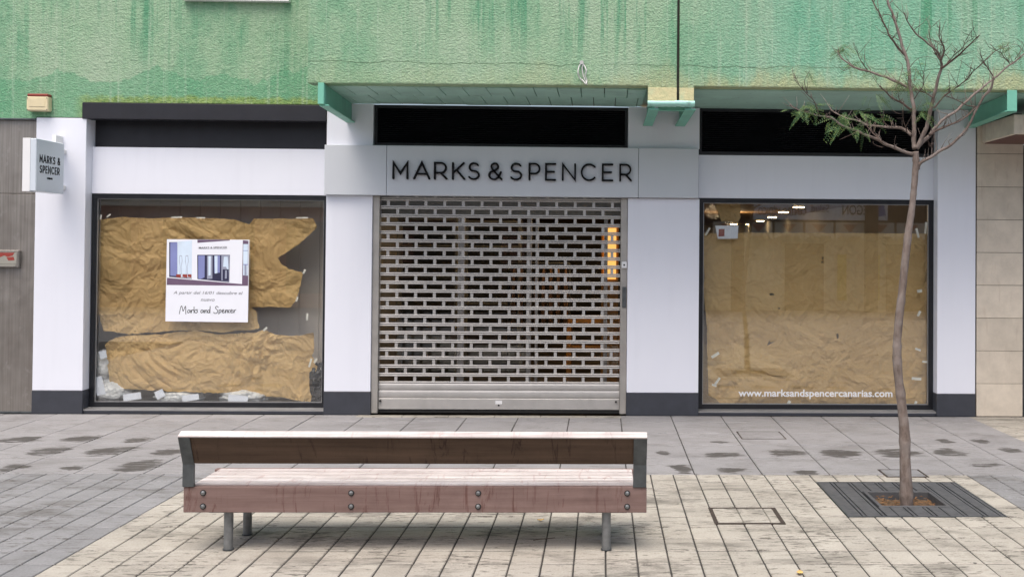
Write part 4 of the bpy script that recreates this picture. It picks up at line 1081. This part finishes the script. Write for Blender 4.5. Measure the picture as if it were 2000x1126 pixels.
# ================================================================== TREE
TYB = -3.774
tr = thing('street_tree', (2.051, TYB, -.05), 'slender nearly bare young tree with sparse feathery leaves in the grate', 'tree')
TS = 440/1501
def tw(a, b, dy=0.0): return F(1560 + a*TS, b*TS, TYB + dy)
trunk_px = [(1771,990),(1770,955),(1768,910),(1767,860),(1765,825),(1760,778),(1754,728),(1752,690),(1753,655),(1757,612),(1762,568),(1768,508),(1774,455),(1780,415),(1784,380),(1787,345),(1789,318),(1788,296)]
tp_ = [F(x, y, TYB) for x, y in trunk_px]; tp_[0].z = -.07
rad = [.046,.041,.037,.035,.033,.031,.030,.0295,.029,.028,.027,.026,.025,.022,.021,.021,.022,.020]
sm_p = catmull(tp_, 5); sm_r = []
for i in range(len(rad)-1): sm_r += [rad[i] + (rad[i+1]-rad[i])*k/5 for k in range(5)]
sm_r.append(rad[-1])
for i, p in enumerate(sm_p):
    k = noise.noise(p*7.0); sm_r[i] *= 1 + .10*k + (.12 if i % 11 == 4 else 0)
tk = MB(); tk.tube(sm_p, sm_r, 14, wob=.08); trunk = tk.build('trunk', MAT['bark_tree'], tr, smooth=True)
branches = [
 ([(775,990),(768,900),(765,800),(762,690),(745,590),(735,480),(715,380),(680,270),(640,140),(600,30),(588,-60),(560,-260),(540,-420)], .017, .006, .0, .15),
 ([(715,380),(650,300),(600,230),(570,160),(530,80),(490,0),(470,-80),(440,-220)], .008, .003, .12, .25),
 ([(785,990),(840,880),(880,740),(905,620),(945,470),(950,400),(935,350),(860,290),(780,220),(730,160),(705,85)], .016, .003, .0, -.30),
 ([(948,400),(970,330),(940,250),(937,170)], .008, .002, -.2, -.3), ([(950,455),(1040,390),(1110,330),(1160,280),(1205,235)], .009, .002, -.18, -.5),
 ([(945,400),(900,330),(870,240),(875,180)], .005, .0016, -.2, -.05), ([(990,420),(1040,365),(1085,325),(1115,265)], .004, .0015, -.2, -.45),
 ([(750,900),(690,860),(600,845),(520,840),(450,825),(380,800),(300,780),(220,735),(190,690)], .011, .003, .0, .35),
 ([(770,1035),(650,990),(560,950),(490,910),(400,880),(300,840),(220,790),(130,770),(60,750),(0,735),(-60,700)], .012, .003, .0, -.4),
 ([(130,770),(100,670),(50,620),(0,560),(-30,500)], .004, .0015, -.33, -.4), ([(60,620),(40,540),(75,470)], .0028, .0012, -.36, -.4),
 ([(745,590),(680,560),(600,520),(540,500),(450,470),(380,450),(330,425),(280,380),(255,345)], .011, .004, .06, .4),
 ([(345,450),(300,470),(265,440)], .003, .0013, .3, .3), ([(460,470),(410,400),(385,340)], .004, .0015, .25, .15), ([(480,470),(450,420),(440,370)], .0026, .0012, .25, .35), ([(290,395),(265,350),(235,325)], .003, .0012, .38, .4),
 ([(752,735),(680,680),(620,650),(570,600),(545,575)], .009, .003, .05, -.2),
 ([(790,980),(860,910),(900,870),(960,800),(1050,740),(1100,690),(1180,620),(1290,530),(1400,440),(1501,360),(1600,285),(1720,220)], .014, .004, .0, .35),
 ([(870,900),(960,850),(1040,820),(1120,770),(1190,710)], .009, .004, .02, .2),
 ([(795,1126),(810,1090),(860,1055),(940,1010),(1010,970),(1080,900),(1130,840),(1190,715),(1240,640),(1280,580),(1300,510)], .013, .006, .01, -.25),
 ([(900,720),(960,650),(1040,590),(1120,530),(1170,470),(1300,350),(1360,320)], .006, .0016, -.1, -.4), ([(895,650),(850,620),(800,605),(760,560)], .005, .002, -.1, .1),
 ([(1300,520),(1260,450),(1220,380),(1205,320)], .0045, .0015, -.24, -.3), ([(1410,430),(1380,400),(1340,350),(1285,325)], .004, .0014, .28, .2), ([(1410,430),(1375,370),(1370,340)], .003, .0012, .28, .3),
 ([(770,660),(800,620),(830,560),(830,480)], .004, .0013, .05, -.1), ([(1190,712),(1120,700),(1050,665),(985,640)], .005, .0018, .1, 0),
 ([(960,610),(1010,590),(1050,560),(1090,380)], .003, .0012, -.1, -.2), ([(640,1000),(640,950),(645,905)], .003, .0015, -.1, -.15), ([(560,950),(500,890),(455,840)], .004, .0016, -.2, -.1), ([(720,880),(700,800),(690,735)], .004, .0016, .0, -.1),
 ([(640,600),(690,470),(680,420),(630,400),(575,410)], .0022, .001, .05, .1), ([(740,450),(790,395),(860,378),(920,390)], .0022, .001, .0, -.1), ([(1010,975),(1000,940),(1020,925)], .003, .0014, -.1, -.1), ([(885,1040),(885,1000),(883,955)], .004, .0018, 0, -.05),
 ([(420,895),(390,880),(330,905),(270,930)], .0022, .001, -.25, -.3), ([(560,980),(500,960),(495,940)], .003, .0013, -.1, -.2), ([(1050,820),(1045,770),(1025,700)], .0028, .0012, .1, .1), ([(1440,395),(1501,300),(1450,260)], .003, .0012, .3, .3),
 ([(600,845),(560,800),(540,750)], .003, .0013, .1, .1), ([(620,845),(615,800),(600,770)], .0028, .0013, .1, .2), ([(640,140),(600,100),(545,108)], .0035, .0016, .05, .1), ([(670,270),(610,235),(555,212)], .0035, .0014, .05, .1), ([(650,150),(660,110),(650,80)], .003, .0013, .05, 0),
 ([(1500,345),(1460,300),(1400,305),(1320,315)], .0024, .001, .3, .3), ([(1510,760),(1470,690),(1455,670)], .006, .003, .3, .3),
]
ends = []
for bi, (pts, r0, r1, d0, d1) in enumerate(branches[:-1]):
    n = len(pts); W = []
    for i, (a, b) in enumerate(pts):
        W.append(tw(a, b, d0 + (d1-d0)*i/(n-1)))
    s = catmull(W, 4); m_ = len(s)
    for i, p in enumerate(s):
        if 0 < i < m_-1: p += Vector((noise.noise(p*14), noise.noise(p*14+Vector((5, 0, 0))), noise.noise(p*14+Vector((0, 5, 0)))))*(.004 + r0*.35)
    rr = [r0 + (r1-r0)*(i/(m_-1))**.8 for i in range(m_)]
    rr = [r*(1 + .18*noise.noise(p*30)) for r, p in zip(rr, s)]
    mb = MB(); mb.tube(s, rr, 8 if r0 > .006 else 6)
    # short spur twigs along the branch
    if r0 > .0035:
        rnd = random.Random(bi)
        for k in range(int(m_*.85)):
            i = rnd.randrange(2, m_-1); p = s[i]; t = (s[min(i+1, m_-1)]-s[i-1]).normalized()
            d = (t*rnd.uniform(.2, .9) + Vector((rnd.uniform(-1, 1), rnd.uniform(-1, 1), rnd.uniform(-.2, 1)))).normalized(); L_ = rnd.choice((rnd.uniform(.015, .06), rnd.uniform(.05, .15)))
            q = p + d*L_*.5 + Vector((rnd.uniform(-1, 1), 0, rnd.uniform(-1, 1)))*.008; e = p + d*L_ + Vector((0, 0, .012))
            mb.tube([p, q, e], [min(rr[i]*.5, .0028), .0018, .0009], 5)
            ends.append(e)
    o = mb.build('branch', MAT['bark_tree'] if r0 > .009 else MAT['twig'], tr, smooth=True)
fo = MB(); rnd = random.Random(11)
def frond(p, d, L_, n=13, lw=.0045, ll=.03):
    d = d.normalized(); side = d.cross(Vector((rnd.uniform(-.5, .5), -1, rnd.uniform(-.4, .8)))).normalized(); nn = side.cross(d)
    pts = []
    for i in range(n+1):
        t = i/n; pts.append(p + d*L_*t + Vector((0, 0, -.35*L_*t*t)))
    fo.tube([pts[0], pts[n//2], pts[n]], [.0011, .0009, .0005], 3, cap=False)
    for i in range(2, n+1):
        t = i/n; l = ll*(.55 + .7*math.sin(math.pi*min(1, t*1.02)))*rnd.uniform(.8, 1.1)
        for s in (-1, 1):
            dv = (side*s + d*.55 + nn*rnd.uniform(-.25, .25)).normalized()*l; wv = d.normalized()*lw
            q = pts[i]
            fo.add([q, q + dv*.5 + wv, q + dv, q + dv*.5 - wv], [(0, 1, 2, 3)])
clus = [((250,800),70,8,-.3), ((330,790),90,10,-.1), ((430,760),90,11,.05), ((500,770),70,8,.1), ((290,840),60,7,-.3), ((60,720),80,11,-.38), ((10,740),60,8,-.4), ((130,700),60,6,-.38), ((290,320),45,14,.4), ((350,425),40,11,.35), ((545,480),35,5,.25), ((500,640),45,6,-.1),
        ((700,540),50,8,.1), ((730,570),40,6,.1), ((790,470),45,6,-.1), ((845,690),45,7,-.1), ((820,560),40,5,-.1), ((1340,315),30,4,.3), ((1430,320),50,7,.3), ((1500,325),40,5,.3), ((400,850),40,4,-.25), ((1000,570),30,4,-.15), ((60,490),25,3,-.4), ((830,740),30,4,-.1), ((440,860),30,3,-.2)]
for (a, b), spread, n, dy in clus:
    for k in range(n):
        p = tw(a + rnd.gauss(0, spread*.5), b + rnd.gauss(0, spread*.28), dy + rnd.uniform(-.12, .12))
        frond(p, Vector((rnd.uniform(-1, 1), rnd.uniform(-.6, .6), rnd.uniform(-.75, .25))), rnd.uniform(.05, .13), n=rnd.randint(8, 12), ll=rnd.uniform(.010, .020), lw=rnd.uniform(.0016, .0026))
o = fo.build('foliage', MAT['leaf'], tr); o['kind'] = 'stuff'

# small things lying on the tiles
plain('dry_leaf', (.55, .36, .12), .8, var=.3, scale=40)
def leaf_on_ground(px, py, l, ang, label):
    c = G(px, py, .002); a = R(ang); u = Vector((math.cos(a), math.sin(a), 0)); v = Vector((-u.y, u.x, 0)); lf = MB(); n = 7; vs = []
    for i in range(n+1):
        t = i/n; w = l*.30*math.sin(math.pi*min(1, t*.96+.02)); p = c + u*l*(t-.5) + Vector((0, 0, .004 + .006*abs(t-.5)*2))
        vs += [p - v*w + Vector((0, 0, .004)), p, p + v*w + Vector((0, 0, .005))]
    lf.add(vs, [(i*3+k, (i+1)*3+k, (i+1)*3+k+1, i*3+k+1) for i in range(n) for k in range(2)])
    o = lf.build('fallen_leaf', MAT['dry_leaf'], smooth=True); tag(o, label, 'leaf')
leaf_on_ground(1056, 1017, .045, 20, 'dry yellow leaf on the pale tiles under the bench')
leaf_on_ground(1562, 1120, .06, 75, 'dry brown leaf on a tile joint beyond the bench end')
tg = MB().tube(catmull([G(px, py, .006) for px, py in ((1042, 1054), (1052, 1052), (1066, 1051), (1084, 1049))], 3), [.0022]*10, 6)
tag(tg.build('dry_twig', MAT['twig'], smooth=True), 'thin dry twig lying in the shade under the bench', 'twig')

# ================================================================== STREET OPPOSITE (seen only as reflections)
OY = -19.0
ob = thing('terracotta_building', (-8, OY, 0), 'terracotta fronted building with cream cornice reflected in the left window', 'building')
B('wall', -20, 2.6, OY-2, OY, 0, 2.80, MAT['terracotta'], ob, 0); B('cornice', -20, 2.6, OY-2, OY+.25, 2.801, 2.90, MAT['cream_stone'], ob)
B('upper_wall', -20, 2.6, OY-2, OY-.1, 2.901, 6.2, MAT['cream_stone'], ob, 0)
for k in range(13):
    x = -19.6 + k*1.7; w = B('window', x, x+1.25, OY-.099, OY-.04, 2.98, 4.9, MAT['dark_glass'], ob, 0)
    for dx in (0, .41, .82, 1.21): B('mullion', x+dx, x+dx+.04, OY-.039, OY+.0, 2.98, 4.9, MAT['white_paint'], w, 0)
for k in range(6):
    x = -19 + k*3.4; B('shop_window', x, x+2.5, OY+.001, OY+.03, .4, 2.4, MAT['dark_glass'], ob, 0)
ob2 = thing('corbelled_building', (8, OY, 0), 'grey stone building with carved corbels reflected in the right window', 'building')
B('wall', 2.7, 16, OY-2, OY-.2, 0, 6.6, MAT['cream_stone'], ob2, 0); B('dark_band', 2.7, 16, OY-.199, OY-.05, 2.2, 4.4, MAT['louver_black'], ob2, 0)
for k in range(8):
    x = 3.1 + k*.86; c = MB().prism([(x, 1.98), (x+.12, 2.12), (x+.70, 2.12), (x+.82, 1.98), (x+.80, 2.50), (x+.02, 2.50)], 'y', OY-.048, OY+.3).build('corbel', MAT['cream_stone'], ob2)
    MB().prism([(x+.20, 2.44), (x+.62, 2.44), (x+.41, 2.22)], 'y', OY+.301, OY+.31).build('carving', MAT['terracotta'], c)
for x in (3.6, 7.35, 10.5): B('pilaster', x, x+.35, OY+.32, OY+.5, 0, 5.5, MAT['louver_black'], ob2, 0)
for x in (5.2, 8.1): B('door', x, x+1.1, OY-.199, OY-.1, 0, 1.9, MAT['dark_glass'], ob2, 0)
B('yellow_post', 6.7, 6.95, OY-.19, OY-.1, .3, 1.6, MAT['yellow_paint'], ob2, 0); B('yellow_post', 7.75, 7.9, OY-.19, OY-.1, .3, 1.6, MAT['yellow_paint'], ob2, 0)
bn2 = thing('banner', (6.1, OY+.33, 2.55), 'white medical centre banner with blue emblem reflected in the right window', 'banner')
B('sheet', 4.15, 8.0, OY+.33, OY+.35, 2.56, 3.45, MAT['banner_white'], bn2, 0)
def btext(s, xa, xb, z, h, mat='letter_black'):
    # read by someone facing the opposite side, so it runs from +X to -X
    put_text('banner_text', text_mesh(s, .3, offset=.004), MAT[mat], bn2, (-xa, -xb, z, h), lambda u, v, d: (-u, OY+.356 - d, v))
btext('AEGON', 7.62, 6.72, 2.72, .27); btext('Salud', 6.35, 5.85, 2.78, .22, 'grey_text'); btext('CENTRO MÉDICO', 5.7, 4.35, 2.70, .25)
MB().prism([(7.62, 2.66), (7.95, 2.70), (7.88, 3.08), (7.58, 3.02)], 'y', OY+.3505, OY+.354).build('emblem', MAT['banner_blue'], bn2)
